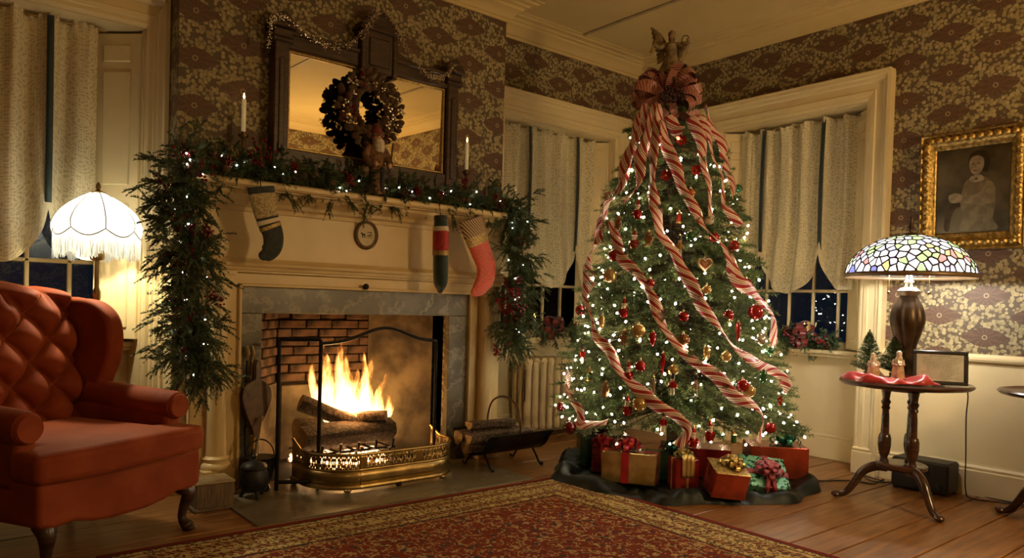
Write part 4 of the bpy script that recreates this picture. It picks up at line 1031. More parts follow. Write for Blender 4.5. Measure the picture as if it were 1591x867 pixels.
# ------------------------------------------------------------------ persian rug
RX0, RX1, RY0, RY1 = .58, 3.07, .05, 3.235
def rug_mat():
    m, nt, b = new_mat('persian_rug'); g = N(nt, 'ShaderNodeNewGeometry'); sp = N(nt, 'ShaderNodeSeparateXYZ'); link(nt, g.outputs['Position'], sp.inputs[0])
    cx, cy, hx, hy = (RX0 + RX1) / 2, (RY0 + RY1) / 2, (RX1 - RX0) / 2, (RY1 - RY0) / 2
    ax = math_n(nt, 'SUBTRACT', hx, math_n(nt, 'ABSOLUTE', math_n(nt, 'SUBTRACT', sp.outputs[0], cx)))
    ay = math_n(nt, 'SUBTRACT', hy, math_n(nt, 'ABSOLUTE', math_n(nt, 'SUBTRACT', sp.outputs[1], cy)))
    d = math_n(nt, 'MINIMUM', ax, ay); pos = g.outputs['Position']
    def vor(s, o=0): return voro(nt, pos, s, out=o)
    f1 = vor(11); f2 = vor(26); f3 = vor(60); hue = N(nt, 'ShaderNodeSeparateColor'); link(nt, vor(26, 1), hue.inputs[0]); hue3 = N(nt, 'ShaderNodeSeparateColor'); link(nt, vor(60, 1), hue3.inputs[0])
    vine = math_n(nt, 'ABSOLUTE', math_n(nt, 'SUBTRACT', noise(nt, pos, 13, 2), .5))
    field = mixc(nt, noise(nt, pos, 4), (.15, .026, .013), (.23, .046, .019))
    field = mixc(nt, step_n(nt, vine, .030, .012), field, (.42, .28, .11))
    sm = step_n(nt, f3, .42, .34)
    smc = mixc(nt, step_n(nt, hue3.outputs[0], .62, .66), mixc(nt, step_n(nt, hue3.outputs[1], .5, .55), (.46, .32, .13), (.035, .035, .03)), (.17, .022, .013))
    field = mixc(nt, sm, field, smc)
    fl_ = step_n(nt, f2, .40, .34); flc = mixc(nt, step_n(nt, hue.outputs[0], .5, .55), mixc(nt, step_n(nt, hue.outputs[1], .5, .52), (.42, .30, .13), (.28, .08, .03)), (.045, .045, .04))
    has = step_n(nt, hue.outputs[2], .35, .4)
    field = mixc(nt, math_n(nt, 'MULTIPLY', fl_, has), field, flc)
    field = mixc(nt, math_n(nt, 'MULTIPLY', step_n(nt, f2, .14, .10), has), field, (.16, .02, .012))
    bord = mixc(nt, noise(nt, pos, 5), (.46, .34, .13), (.58, .44, .19))
    bv = math_n(nt, 'ABSOLUTE', math_n(nt, 'SUBTRACT', noise(nt, pos, 17, 2), .5))
    bord = mixc(nt, step_n(nt, bv, .03, .012), bord, (.13, .075, .03))
    bord = mixc(nt, math_n(nt, 'MULTIPLY', sm, step_n(nt, hue3.outputs[2], .3, .35)), bord, mixc(nt, step_n(nt, hue3.outputs[0], .5, .55), (.045, .040, .026), (.20, .04, .02)))
    bord = mixc(nt, math_n(nt, 'MULTIPLY', step_n(nt, f2, .36, .30), step_n(nt, hue.outputs[1], .55, .6)), bord, mixc(nt, hue.outputs[0], (.24, .05, .02), (.06, .06, .045)))
    c = field
    def band(lo, hi): return math_n(nt, 'MULTIPLY', step_n(nt, d, lo - .002, lo + .002), step_n(nt, d, hi + .002, hi - .002))
    c = mixc(nt, band(.045, .315), c, bord)
    stripe = mixc(nt, step_n(nt, math_n(nt, 'SINE', math_n(nt, 'MULTIPLY', math_n(nt, 'ADD', sp.outputs[0], sp.outputs[1]), 170)), -.1, .1), (.40, .29, .11), (.12, .02, .012))
    for lo, hi, cc in ((-.1, .035, (.16, .018, .012)), (.035, .047, (.05, .035, .02)), (.075, .083, (.09, .05, .02)), (.115, .122, (.12, .03, .015)), (.122, .14, stripe), (.14, .147, (.12, .03, .015)), (.24, .247, (.12, .03, .015)), (.247, .265, stripe), (.265, .272, (.12, .03, .015)), (.315, .327, (.05, .035, .02)), (.345, .352, (.36, .25, .10))):
        c = mixc(nt, band(lo, hi), c, cc)
    link(nt, c, b.inputs['Base Color']); b.inputs['Roughness'].default_value = .95; b.inputs['Specular IOR Level'].default_value = .1
    bump(nt, b, noise(nt, pos, 400, 2), .5, .003)
    return m
tag(MB().box(RX0, RY0, .001, RX1, RY1, .013, b=.004).build('persian_rug', rug_mat(), smooth=False), 'red and gold persian rug with wide floral border', 'rug')

# ------------------------------------------------------------------ red tufted wing armchair
def velvet():
    m, nt, b = new_mat('rust_velvet'); co = objcoord(nt); n = noise(nt, co, 5, 4); n2 = noise(nt, co, 160, 2)
    link(nt, mixc(nt, step_n(nt, n, .3, .7), (.21, .034, .007), (.29, .056, .012)), b.inputs['Base Color'])
    b.inputs['Roughness'].default_value = .75; b.inputs['Sheen Weight'].default_value = .16; b.inputs['Sheen Roughness'].default_value = .35; b.inputs['Sheen Tint'].default_value = (1, .42, .14, 1); b.inputs['Specular IOR Level'].default_value = .2
    bump(nt, b, n2, .15, .002); return m
VEL = velvet()
ch = thing('wing_armchair', 'rust red velvet wing armchair with tufted back', 'armchair', (.505, 3.575, 0), math.radians(30))
def soft(o, r, seg=4):
    md = o.modifiers.new('bevel', 'BEVEL'); md.width = r; md.segments = seg; md.limit_method = 'ANGLE'; md.angle_limit = math.radians(35); o.data.shade_smooth(); return o
def lbuild(m, name, mat, par, r=0, **k):
    o = m.build(name, mat, par, world=False, **k)
    return soft(o, r) if r else o
ap = [(-.385, .36), (.385, .36), (.385, .20), (.33, .185), (.25, .195), (.17, .175), (.08, .165), (-.08, .165), (-.17, .175), (-.25, .195), (-.33, .185), (-.385, .20)]
lbuild(MB().prism(ap, -.385, .36, lambda a, b, d: (a, d - .02 * (1 - (a / .385) ** 2) * (1 if d < 0 else 0), b)), 'seat_base', VEL, ch, .018)
cu = [(-.275, .26), (-.275, -.22), (-.395, -.235), (-.40, -.40), (-.22, -.435), (0, -.445), (.22, -.435), (.40, -.40), (.395, -.235), (.275, -.22), (.275, .26)]
sc_ = lbuild(MB().prism(cu, .352, .462, lambda a, b, d: (a, b, d + (.012 if d > .4 else 0) * (1 - (a / .4) ** 2))), 'seat_cushion', VEL, ch, .03)
for s in (-1, 1):
    ar = lbuild(MB().box(s * .30, -.27, .30, s * .385, .34, .535), 'arm', VEL, ch, .025)
    rl = crm([(s * .35, -.285, .545), (s * .352, -.15, .55), (s * .355, .05, .56), (s * .355, .25, .58)], 6)
    lbuild(MB().tube(rl, [.062] * 2 + [.066] * 12 + [.06] * (len(rl) - 14), 18), 'arm_roll', VEL, ch, .012)
    lbuild(MB().lathe([(.001, -.012), (.045, -.01), (.056, 0), (.05, .01)], 18, (s * .35, -.287, .545), Matrix.Rotation(PI / 2, 3, 'X')), 'arm_scroll', VEL, ch)
    wp = crm([(.37, .50), (.40, .80), (.42, 1.0), (.33, 1.015), (.22, 1.0), (.135, .94), (.105, .84), (.12, .72), (.165, .62), (.17, .52)], 4, closed=True)
    lbuild(MB().prism(wp, s * .315, s * .405, lambda a, b, d: (d + s * .03 * max(0, .3 - a), a, b)), 'wing', VEL, ch, .03)
    # legs
    fl2 = crm([(s * .325, -.335, .20), (s * .335, -.365, .16), (s * .325, -.35, .10), (s * .322, -.345, .05), (s * .33, -.375, .016)], 6)
    lbuild(MB().tube(fl2, [.042, .042, .04, .038, .036, .034, .032, .03, .028, .026, .024, .022, .021, .02, .019, .018, .018, .018, .018, .02, .022, .024, .026, .028, .026][:len(fl2)], 12).ball((s * .33, -.378, .014), (.028, .034, .014), 12, 6), 'leg', DARKW, ch)
    lbuild(MB().tube([(s * .30, .30, .20), (s * .30, .31, .10), (s * .30, .33, .0)], [.024, .02, .016], 10), 'leg', DARKW, ch)
TX, TZ = .098, .108
def tuft(u, v):
    x = -.325 + .65 * u; zz = v * .70; z = .40 + zz
    p, q = x / TX + zz / TZ, x / TX - zz / TZ
    h = (abs(math.sin(PI * p / 2 + PI / 4 * 0)) * abs(math.sin(PI * q / 2))) ** .45
    if v > .80: h = h * (1 - (v - .80) / .2) + (abs(math.sin(PI * x / TX / 2)) ** .4) * (v - .80) / .2
    edge = max(0, min(1, min(u, 1 - u) / .06)) ** .5
    top = max(0, (v - .88) / .12)
    y = .285 + .13 * v - .09 * h * (.35 + .65 * edge) + .20 * top ** 2.2
    z = z - .05 * top ** 2 * (1 - .5 * abs(math.sin(PI * x / TX / 2))) + .012 * top - .03 * top * (abs(x) / .325) ** 3
    return (x, y, z)
bk = lbuild(MB().grid(tuft, 104, 112), 'backrest', VEL, ch, angle=0)
lbuild(MB().prism([(.33, .30), (.31, .45), (.43, .98), (.50, 1.04), (.47, 1.0), (.40, .30)], -.33, .33, lambda a, b, d: (d, a, b)), 'back_frame', VEL, ch, .02)
bm_ = MB().ball((0, 0, 0), (.012, .007, .012), 10, 6)
bt = None
for i in range(-5, 6):
    for j in range(0, 12):
        if (i + j) % 2: continue
        x, zz = i * TX / 1.0, j * TZ / 1.0
        if abs(x) > .30 or zz > .60 or zz < .05: continue
        u, v = (x + .325) / .65, zz / .70; p = tuft(u, v)
        if bt is None: bt = mesh_of(bm_, 'button', VEL)
        share('button', bt, bk, Vector(p) - bk.location + Vector((0, -.006, 0)))

# ------------------------------------------------------------------ fringed floor lamp
LX, LY = .728, 4.13
lp = thing('floor_lamp', 'floor lamp with white scalloped fringed shade behind the armchair', 'lamp', (LX, LY, 0))
LBR = M('lamp_brass', (.30, .19, .07), .35, .85)
MB().lathe([(.13, 0), (.135, .012), (.12, .024), (.05, .035), (.02, .05), (.016, .07)], 28, (LX, LY, .001)).build('base', LBR, lp)
MB().lathe([(.014, .06), (.014, .5), (.02, .51), (.02, .53), (.013, .54), (.013, 1.0), (.019, 1.02), (.019, 1.05), (.011, 1.07), (.011, 1.22)], 16, (LX, LY, 0)).build('pole', LBR, lp)
MB().lathe([(.012, 1.20), (.03, 1.205), (.034, 1.22), (.028, 1.28), (.02, 1.29)], 16, (LX, LY, 0)).build('socket', LBR, lp)
def shade_mat(name, c, s, tr=.75):
    m, nt, b = new_mat(name); nt.nodes.remove(b); n = noise(nt, objcoord(nt, (1, 1, 6)), 30, 2)
    tl_ = N(nt, 'ShaderNodeBsdfTranslucent'); df = N(nt, 'ShaderNodeBsdfDiffuse'); cc = mixc(nt, n, tuple(x * .9 for x in c), c); link(nt, cc, tl_.inputs[0]); link(nt, cc, df.inputs[0])
    mx = N(nt, 'ShaderNodeMixShader'); mx.inputs[0].default_value = tr; link(nt, df.outputs[0], mx.inputs[1]); link(nt, tl_.outputs[0], mx.inputs[2])
    em = N(nt, 'ShaderNodeEmission'); link(nt, cc, em.inputs[0]); em.inputs[1].default_value = s; ad = N(nt, 'ShaderNodeAddShader'); link(nt, mx.outputs[0], ad.inputs[0]); link(nt, em.outputs[0], ad.inputs[1])
    link(nt, ad.outputs[0], nt.nodes['Material Output'].inputs[0]); return m
SHADE = shade_mat('lit_silk_shade', (.125, .13, .14), 3.2)
def shp(u, v):
    a = 2 * PI * u; lob = abs(math.sin(4 * a)); r_ = .035 + .17 * math.sin(min(1, v * 1.05) * PI / 2) ** 1.15; r_ *= 1 - .045 * (1 - lob) * math.sin(PI * min(1, v * .9))
    if v > .85: r_ -= .012 * (v - .85) / .15
    z = 1.535 - .185 * v ** 1.25 - (.035 * lob * max(0, v - .6) / .4)
    return (LX + r_ * math.cos(a), LY + r_ * math.sin(a), z)
sh_ = MB().grid(shp, 96, 18, wrap=True).build('shade', SHADE, lp, angle=0)
CORD = M('bronze_cord', (.20, .15, .08), .6)
for k in range(8): MB().tube([shp(k / 8, v / 18) for v in range(19)], .0028, 6).build('seam_cord', CORD, sh_)
MB().tube([shp(k / 96, 1) for k in range(97)], .003, 6, cap=False).build('scallop_cord', CORD, sh_)
MB().lathe([(.034, 1.532), (.036, 1.54), (.012, 1.548), (.008, 1.555), (.013, 1.565), (.010, 1.578), (.003, 1.59)], 14, (LX, LY, 0)).build('finial', LBR, lp)
fr3 = random.Random(6); V = []; F = []
for k in range(620):
    p = Vector(shp(k / 620, 1)); a = 2 * PI * k / 620; l = .105 + fr3.uniform(-.01, .012); w2 = .0012; sx, sy = -math.sin(a) * w2, math.cos(a) * w2; o = len(V)
    ox, oy = fr3.gauss(0, .002), fr3.gauss(0, .002)
    V += [(p.x - sx, p.y - sy, p.z), (p.x + sx, p.y + sy, p.z), (p.x + sx + ox, p.y + sy + oy, p.z - l), (p.x - sx + ox, p.y - sy + oy, p.z - l)]; F.append((o, o + 1, o + 2, o + 3))
stuff(link_mesh('fringe', np.array(V), np.array(F), shade_mat('lit_fringe', (.17, .17, .16), .9), lp))
MB().ball((LX, LY, 1.33), (.022, .022, .03), 12, 8).build('light_bulb', bulb_mat('lamp_bulb', (1, .95, .85), 12), lp)
point('floor_lamp_light', (LX, LY, 1.385), 34, (1, .88, .58), .04)

# ------------------------------------------------------------------ hearth things
IRON = M('cast_iron', (.022, .020, .018), .5, .5, var=.3, scale=30)
pt = thing('iron_pot', 'small black cast iron pot with lid and bail on the hearth', 'pot', (1.40, 3.775, .007))
c = (1.40, 3.775, .007)
MB().lathe([(.02, .03), (.055, .035), (.072, .06), (.078, .09), (.074, .12), (.064, .145), (.07, .15), (.07, .158), (.06, .158)], 24, c).build('body', IRON, pt)
MB().lathe([(.068, .158), (.06, .172), (.03, .186), (.012, .19), (.008, .20), (.013, .212), (.004, .22)], 20, c).build('lid', IRON, pt)
for k in range(3):
    a = 2 * PI * k / 3 + .5; MB().tube([(c[0] + .045 * math.cos(a), c[1] + .045 * math.sin(a), .05), (c[0] + .066 * math.cos(a), c[1] + .066 * math.sin(a), .008)], [.013, .009], 8).build('foot', IRON, pt)
MB().tube([(c[0] + .078 * math.cos(PI * k / 14 + .2), c[1] - .065 * math.sin(PI * k / 14), c[2] + .145 - .075 * math.sin(PI * k / 14)) for k in range(15)], .003, 6).build('bail_handle', BLACK, pt)
MB().tube([(c[0] + .01, c[1] + .02, .16), (c[0] + .075, c[1] + .10, .40)], .005, 8).ball((c[0] + .075, c[1] + .10, .40), .01, 8, 6).build('lighter_wand', BRASS, pt)
bl = thing('bellows', 'dark wooden fireplace bellows leaning on the left marble jamb', 'bellows', (1.462, 3.93, .25))
LEATH = M('brown_leather', (.07, .030, .014), .5, var=.3)
bp = crm([(0, -.15), (.02, -.10), (.055, -.02), (.078, .06), (.066, .12), (.03, .15), (.012, .165), (.014, .24), (.0, .265), (-.014, .24), (-.012, .165), (-.03, .15), (-.066, .12), (-.078, .06), (-.055, -.02), (-.02, -.10)], 4, closed=True)
tb = Matrix.Translation((1.462, 3.945, .44)) @ Matrix.Rotation(-.08, 4, 'X') @ Matrix.Rotation(.06, 4, 'Y')
for d0, d1 in ((-.028, -.016), (.016, .028)): MB().prism(bp, d0, d1, lambda a, b, d: tb @ Vector((a, d, b))).build('board', M('bellows_wood', (.10, .045, .018), .4, var=.35, scale=20, coat=.3), bl)
MB().prism([(a * .93, b * .93) for a, b in bp if b < .15], -.0155, .0155, lambda a, b, d: tb @ Vector((a, d, b))).build('leather', LEATH, bl)
MB().tube([tb @ Vector((0, 0, -.145)), tb @ Vector((0, 0, -.215))], [.012, .007], 10).build('nozzle', BRASS, bl)
for k, (dx, lab, hk) in enumerate(((-.028, 'thin iron poker hanging beside the bellows', 0), (.0, 'iron fire tongs hanging beside the bellows', 1))):
    to = thing('fire_tool', lab, 'fire tool', (1.465 + dx, 3.985, .06))
    x = 1.455 + dx
    MB().tube([(x, 3.99, .08), (x, 3.985, .70)], .0045, 8).build('shaft', BRASS if hk else BLACK, to)
    MB().tube([(x, 3.985, .70), (x + .004, 3.98, .74), (x, 3.985, .78)], [.006, .011, .006], 8).build('handle', BRASS, to)
    if hk: MB().tube([(x + .015, 3.99, .08), (x + .012, 3.985, .66), (x + .002, 3.985, .70)], .004, 8).build('second_arm', BRASS, to)
    else: MB().tube([(x, 3.99, .085), (x + .02, 3.985, .065), (x + .028, 3.985, .085)], .004, 8).build('poker_hook', BLACK, to)
cs = thing('coal_scuttle', 'black coal scuttle in the shadow beside the bellows', 'scuttle', (1.475, 3.90, .007))
MB().lathe([(.055, 0), (.06, .01), (.05, .03), (.07, .07), (.085, .14), (.08, .17), (.086, .18)], 20, (1.475, 3.895, .007), cap=True).build('bucket', BLACK, cs)
MB().tube([(1.475 + .08 * math.cos(PI * k / 14), 3.895, .18 + .10 * math.sin(PI * k / 14)) for k in range(15)], .004, 6).build('handle', BLACK, cs)
fw = thing('foot_warmer', 'small wooden slatted box at the foot of the left column', 'box', (1.17, 3.74, 0)); x0, x1, y0, y1 = 1.075, 1.265, 3.655, 3.835
MB().box(x0 + .006, y0 + .006, .012, x1 - .006, y1 - .006, .125, b=.003).build('body', M('old_oak', (.12, .075, .035), .7, var=.4, scale=10, stretch=(8, 1, 1)), fw)
MB().box(x0 - .008, y0 - .008, 0, x1 + .008, y1 + .008, .016, b=.004).build('plinth', M('old_oak', (.1, .06, .03), .7), fw)
for k in range(5):
    yy = y0 + .004 + k * (y1 - y0 - .008) / 5; MB().box(x0 - .004, yy + .004, .126, x1 + .004, yy + .032, .138, b=.003).build('slat', M('pale_oak', (.28, .20, .10), .6, var=.3), fw)

# ------------------------------------------------------------------ log carrier
lc = thing('log_carrier', 'black sheet iron log carrier with a tall arched handle', 'log holder', (3.0, 3.70, 0))
CX0, CX1, CY = 2.74, 3.26, 3.70
pf_ = crm([(-.20, .235), (-.165, .20), (-.13, .145), (-.07, .105), (0, .095), (.07, .105), (.13, .145), (.165, .20), (.20, .235)], 4)
MB().grid(lambda u, v: (CX0 + (CX1 - CX0) * u, CY + pf_[round(v * (len(pf_) - 1))][0], pf_[round(v * (len(pf_) - 1))][1]), 6, len(pf_) - 1).build('trough', BLACK, lc, solid=.004)
MB().tube(crm([(3.0, CY - .165, .19), (3.0, CY - .17, .30), (3.0, CY - .12, .405), (3.0, CY, .445), (3.0, CY + .12, .405), (3.0, CY + .17, .30), (3.0, CY + .165, .19)], 6), .006, 8).build('handle', M('handle_bronze', (.10, .06, .03), .4, .7), lc)
for x in (CX0 + .06, CX1 - .06):
    for s in (-1, 1): MB().tube(crm([(x, CY + s * .06, .105), (x, CY + s * .10, .06), (x, CY + s * .13, .02), (x, CY + s * .15, .010), (x, CY + s * .165, .02)], 4), .007, 8).build('leg', BLACK, lc)
for k, (a, b_, r_, lab) in enumerate((((2.70, 3.68, .21), (3.20, 3.68, .215), .045, 'split log on top of the log carrier, nearest its front'), ((2.68, 3.76, .20), (3.16, 3.77, .20), .045, 'round log at the back of the log carrier'), ((2.70, 3.71, .145), (3.18, 3.70, .145), .042, 'log at the bottom of the log carrier under the others'), ((2.74, 3.725, .285), (3.10, 3.735, .280), .036, 'short pale split log crowning the log carrier pile'))):
    log_('firewood_log', lab, a, b_, r_, BARK, 20 + k, half=k in (0, 3))

# ------------------------------------------------------------------ cast iron radiator
rd = thing('radiator', 'cream cast iron column radiator under the window behind the tree', 'radiator', (4.05, 4.36, 0)); RAD = M('radiator_paint', (.55, .41, .21), .5, var=.12, scale=8)
sec = MB()
for y in (-.07, 0, .07):
    sec.tube(crm([(0, y, .09), (0, y, .14), (0, y, .3), (0, y, .54), (0, y, .60)], 3), [.026, .028, .030, .030, .030, .030, .030, .030, .030, .030, .030, .028, .024], 10)
sec.tube([(0, -.085, .60), (0, .085, .60)], .034, 10); sec.tube([(0, -.085, .10), (0, .085, .10)], .033, 10)
SEC = mesh_of(sec, 'section', RAD)
for k in range(10): share('section', SEC, rd, (-.345 + k * .0765, 0, 0))
for x in (-.345, .3435):
    for y in (-.06, .06): lbuild(MB().lathe([(.022, 0), (.024, .02), (.016, .08)], 10, (x, y, 0)), 'foot', RAD, rd)
lbuild(MB().tube([(-.40, -.02, .10), (-.435, -.02, .10), (-.435, -.02, .0)], .012, 10).lathe([(.022, -.03), (.022, .03)], 12, (-.41, -.02, .10)), 'valve', RAD, rd)
lbuild(MB().tube([(-.385, -.085, .30), (-.385, -.085, .55)], .004, 6), 'air_key_rod', BLACK, rd)

# ------------------------------------------------------------------ window sill decorations
BURG = M('burgundy_ribbon', (.17, .022, .018), .35, var=.3, scale=20, sheen=.4)
def loop_mesh(name, mat, w_=.38, fat=.30, crease=0):
    """one loop of ribbon, unit length along +Z"""
    P = crm([(0, 0), (.18, .35), (fat, .72), (.10, 1.0), (-.12, .98), (-fat * .9, .68), (-.16, .32), (0, 0)], 5); n = len(P)
    m = MB().grid(lambda u, v: ((v - .5) * w_ * (.35 + .65 * math.sin(PI * min(1, max(0, P[round(u * (n - 1))][1])) * .75 + .15)), P[round(u * (n - 1))][0] , P[round(u * (n - 1))][1]), n - 1, 3, uvfn=lambda u, v: (u * 2.2, v))
    return mesh_of(m, name, mat, angle=0)
BLOOP = loop_mesh('loop', BURG, .5, .28)
def sill_spray(label, c, along, seed, cand):
    n0 = Vector(along)
    g = garland('sill_spray', label, [tuple(Vector(c) - n0 * .12), tuple(Vector(c)), tuple(Vector(c) + n0 * .28)], .085, seed, 260, (n0.y * .4 if 0 else 0, 0, -.1), nb=4, nc=2, nl=2, nlight=0, outw=(-.6, -.8, .2), cedar=.2)
    r = random.Random(seed); inv = wm(g).inverted()
    for k in range(13):
        d = Vector((-.5, -.6, .45)) + rdir(r) * 1.0; share('bow_loop', BLOOP, g, inv @ (Vector(c) + Vector((-.03, -.04, .02))), d.to_track_quat('Z', 'Y').to_euler(), r.uniform(.09, .13))
    return g
sill_spray('burgundy ribbon spray with greenery on the sill behind the radiator', (4.06, 4.42, .845), (1, 0, 0), 51, None)
sill_spray('evergreen spray with burgundy bow on the sill beside the tree', (5.03, 2.84, .86), (0, -1, 0), 52, None)
for (x, y, wh) in ((3.90, 4.455, 'on the sill left of the burgundy spray'), (5.07, 2.80, 'rising behind the bow on the right window sill')):
    k = thing('window_candle', f'small electric candle {wh}', 'candle', (x, y, .786))
    MB().lathe([(.03, 0), (.032, .01), (.012, .02), (.011, .15), (.009, .152)], 14, (x, y, .786)).build('stick', M('white_plastic', (.6, .55, .42), .4), k)
    MB().lathe([(.004, 0), (.008, .012), (.006, .026), (.001, .042)], 10, (x, y, .938)).build('flame_bulb', bulb_mat('candle_bulb', (1, .72, .2), 7), k)
# ------------------------------------------------------------------ christmas tree
TREEG = green_mat('fir_needles', (.050, .090, .030), (.15, .19, .065), 5)
ZR = [(.20, .62), (.30, .74), (.62, .68), (1.0, .575), (1.4, .475), (1.7, .41), (2.0, .31), (2.25, .215), (2.45, .11), (2.62, .02)]
def TR(z):
    if z <= ZR[0][0]: return ZR[0][1]
    for (a, ra), (b, rb) in zip(ZR[:-1], ZR[1:]):
        if z <= b: return ra + (rb - ra) * (z - a) / (b - a)
    return .01
def TC(z): return Vector((3.725 - .026 * z, 2.885 + .033 * z, z))
VIEW = Vector((.793, .609, 0)); PERP = Vector((.609, -.793, 0))
def at_tree(x, y, off=0.0):
    """point of the tree's outer surface seen at that place, and the outward normal"""
    d = ray(x, y).normalized(); o = Vector((0, 0, CAM_H)); t = 3.2; best = (9, None)
    while t < 5.6:
        p = o + d * t; c = TC(p.z); q = Vector((p.x - c.x, p.y - c.y, 0)); e = q.length - TR(p.z) - off
        if e < 0: break
        if e < best[0]: best = (e, p.copy())
        t += .006
    else: p = best[1]
    c = TC(p.z); n = Vector((p.x - c.x, p.y - c.y, 0)).normalized(); n.z = .35
    return p, n.normalized()
tr = thing('christmas_tree', 'tall christmas fir tree covered in warm lights', 'tree', (3.72, 2.89, .0))
MB().tube([TC(0.03), TC(.5), TC(1.5), TC(2.5)], [.045, .042, .028, .008], 12).build('trunk', M('fir_bark', (.08, .05, .03), .9, var=.4, scale=30, bmp=.8), tr)
st_ = MB().lathe([(.17, 0), (.175, .02), (.06, .06), (.055, .14)], 20, (3.725, 2.885, .03)); st_.build('tree_stand', M('stand_green', (.02, .05, .03), .5), tr)
r = random.Random(77); P0, D, LL, S0, SD, SL = [], [], [], [], [], []
for k in range(980):
    u = r.random(); z = .33 + (2.52 - .33) * (1 - math.sqrt(u)) * 1.0
    a = r.uniform(0, 2 * PI); R_ = TR(z) * r.uniform(.82, 1.03); c = TC(z)
    out = Vector((math.cos(a), math.sin(a), 0)); tip = c + out * R_ + Vector((0, 0, r.uniform(-.02, .03))); base = TC(min(2.55, z + .06 + .05 * R_)) + out * .03
    d = (tip - base); L = d.length; d.normalize(); S0.append(base); SD.append(d); SL.append(L)
    for j in range(9):
        s_ = 1 - r.random() ** 1.5 * .62; side = out.cross(Vector((0, 0, 1))) * (1 if j % 2 else -1)
        d2 = (d * .8 + side * r.uniform(.15, .9) + Vector((0, 0, r.uniform(-.35, .35)))).normalized(); l = min(.16, .05 + .22 * R_) * r.uniform(.6, 1.1)
        if s_ > .9: d2 = (d + side * .25 * r.random() + Vector((0, 0, r.uniform(0, .3)))).normalized(); l *= .7
        P0.append(base + d * L * s_ - d2 * l * .3); D.append(d2); LL.append(l)
V, F = needles(P0, D, LL, 42, .030, .0018, 9, droop=.12)
stuff(link_mesh('fir_foliage', V, F, TREEG, tr))
V, F = cat_vf(stems_mesh(S0, SD, SL, .006, droop=0), stems_mesh(P0, D, LL, .0022, droop=.12))
stuff(link_mesh('branches', V, F, TWIG, tr))
# string lights
sl = thing('string_lights', 'strings of warm white fairy lights wound through the tree', 'string lights', (3.72, 2.89, .3))
inv = wm(sl).inverted(); back = MB(); nb_ = 0; cordp = []
for k in range(470):
    f = (k + .5) / 470; z = .30 + 2.05 * (1 - math.sqrt(1 - f * .985)) + .03; a = k * 2.399963 + r.uniform(-.12, .12); z += r.uniform(-.04, .04)
    out = Vector((math.cos(a), math.sin(a), 0)); p = TC(z) + out * TR(z) * r.uniform(.86, 1.04)
    if out.dot(VIEW) < .12 and nb_ < 298:
        share('bulb', BULBM, sl, inv @ p, (r.uniform(-1, 1), r.uniform(-1, 1), 0), r.uniform(.0048, .0066)); nb_ += 1
    else: back.ball(p, .0058, 6, 4)
    if k % 3 == 0: cordp.append((z, p))
stuff(back.build('far_bulbs', BULB, sl))
def spiral(n, turns, k0):
    return [TC(z) + Vector((math.cos(a), math.sin(a), 0)) * TR(z) * .9 for z, a in ((.32 + 2.0 * i / n, 2 * PI * turns * i / n + k0) for i in range(n + 1))]
MB().tube(spiral(260, 13, 0), .0014, 4).build('light_cord', WIRE_G, sl)
# ------------------------------------------------------------------ candy stripe ribbon bow with streamers
def candy(name, cream, red_):
    m, nt, b = new_mat(name); uv = N(nt, 'ShaderNodeUVMap'); sp = N(nt, 'ShaderNodeSeparateXYZ'); link(nt, uv.outputs[0], sp.inputs[0])
    t = math_n(nt, 'FRACT', math_n(nt, 'ADD', math_n(nt, 'MULTIPLY', sp.outputs[0], 12), math_n(nt, 'MULTIPLY', sp.outputs[1], 1.3)))
    big = step_n(nt, t, .44, .40); th = math_n(nt, 'MULTIPLY', step_n(nt, t, .56, .59), step_n(nt, t, .69, .66)); th2 = math_n(nt, 'MULTIPLY', step_n(nt, t, .80, .82), step_n(nt, t, .90, .88))
    red = math_n(nt, 'MAXIMUM', big, math_n(nt, 'MAXIMUM', th, th2))
    c = mixc(nt, red, cream, red_); link(nt, c, b.inputs['Base Color']); b.inputs['Roughness'].default_value = .4; b.inputs['Sheen Weight'].default_value = .2; b.inputs['Coat Weight'].default_value = .15
    return m
CANDY = candy('candy_stripe_ribbon', (.92, .84, .74), (.37, .014, .022)); BOWM = candy('bow_stripe_ribbon', (.52, .30, .23), (.20, .010, .015))
BOWC = TC(2.335) - VIEW * .10 - PERP * .02
bw = thing('ribbon_bow', 'red and white striped ribbon bow with long streamers on the tree top', 'bow', tuple(BOWC))
CLOOP = loop_mesh('bow_loop', BOWM, .40, .26); inv = wm(bw).inverted(); r = random.Random(5)
for k in range(36):
    a = 2 * PI * k / 18 + r.uniform(-.15, .15); d = (PERP * math.cos(a) * 1.2 + Vector((0, 0, .70 * math.sin(a) + .20)) - VIEW * r.uniform(.0, .55)).normalized()
    yy = -VIEW; yy = (yy - d * yy.dot(d)).normalized(); q = (Matrix((yy.cross(d), yy, d)).transposed() @ Matrix.Rotation(r.uniform(-.9, .9), 3, 'Z')).to_quaternion()
    share('bow_loop', CLOOP, bw, inv @ (BOWC + d.normalized() * .015), q.to_euler(), r.uniform(.12, .20))
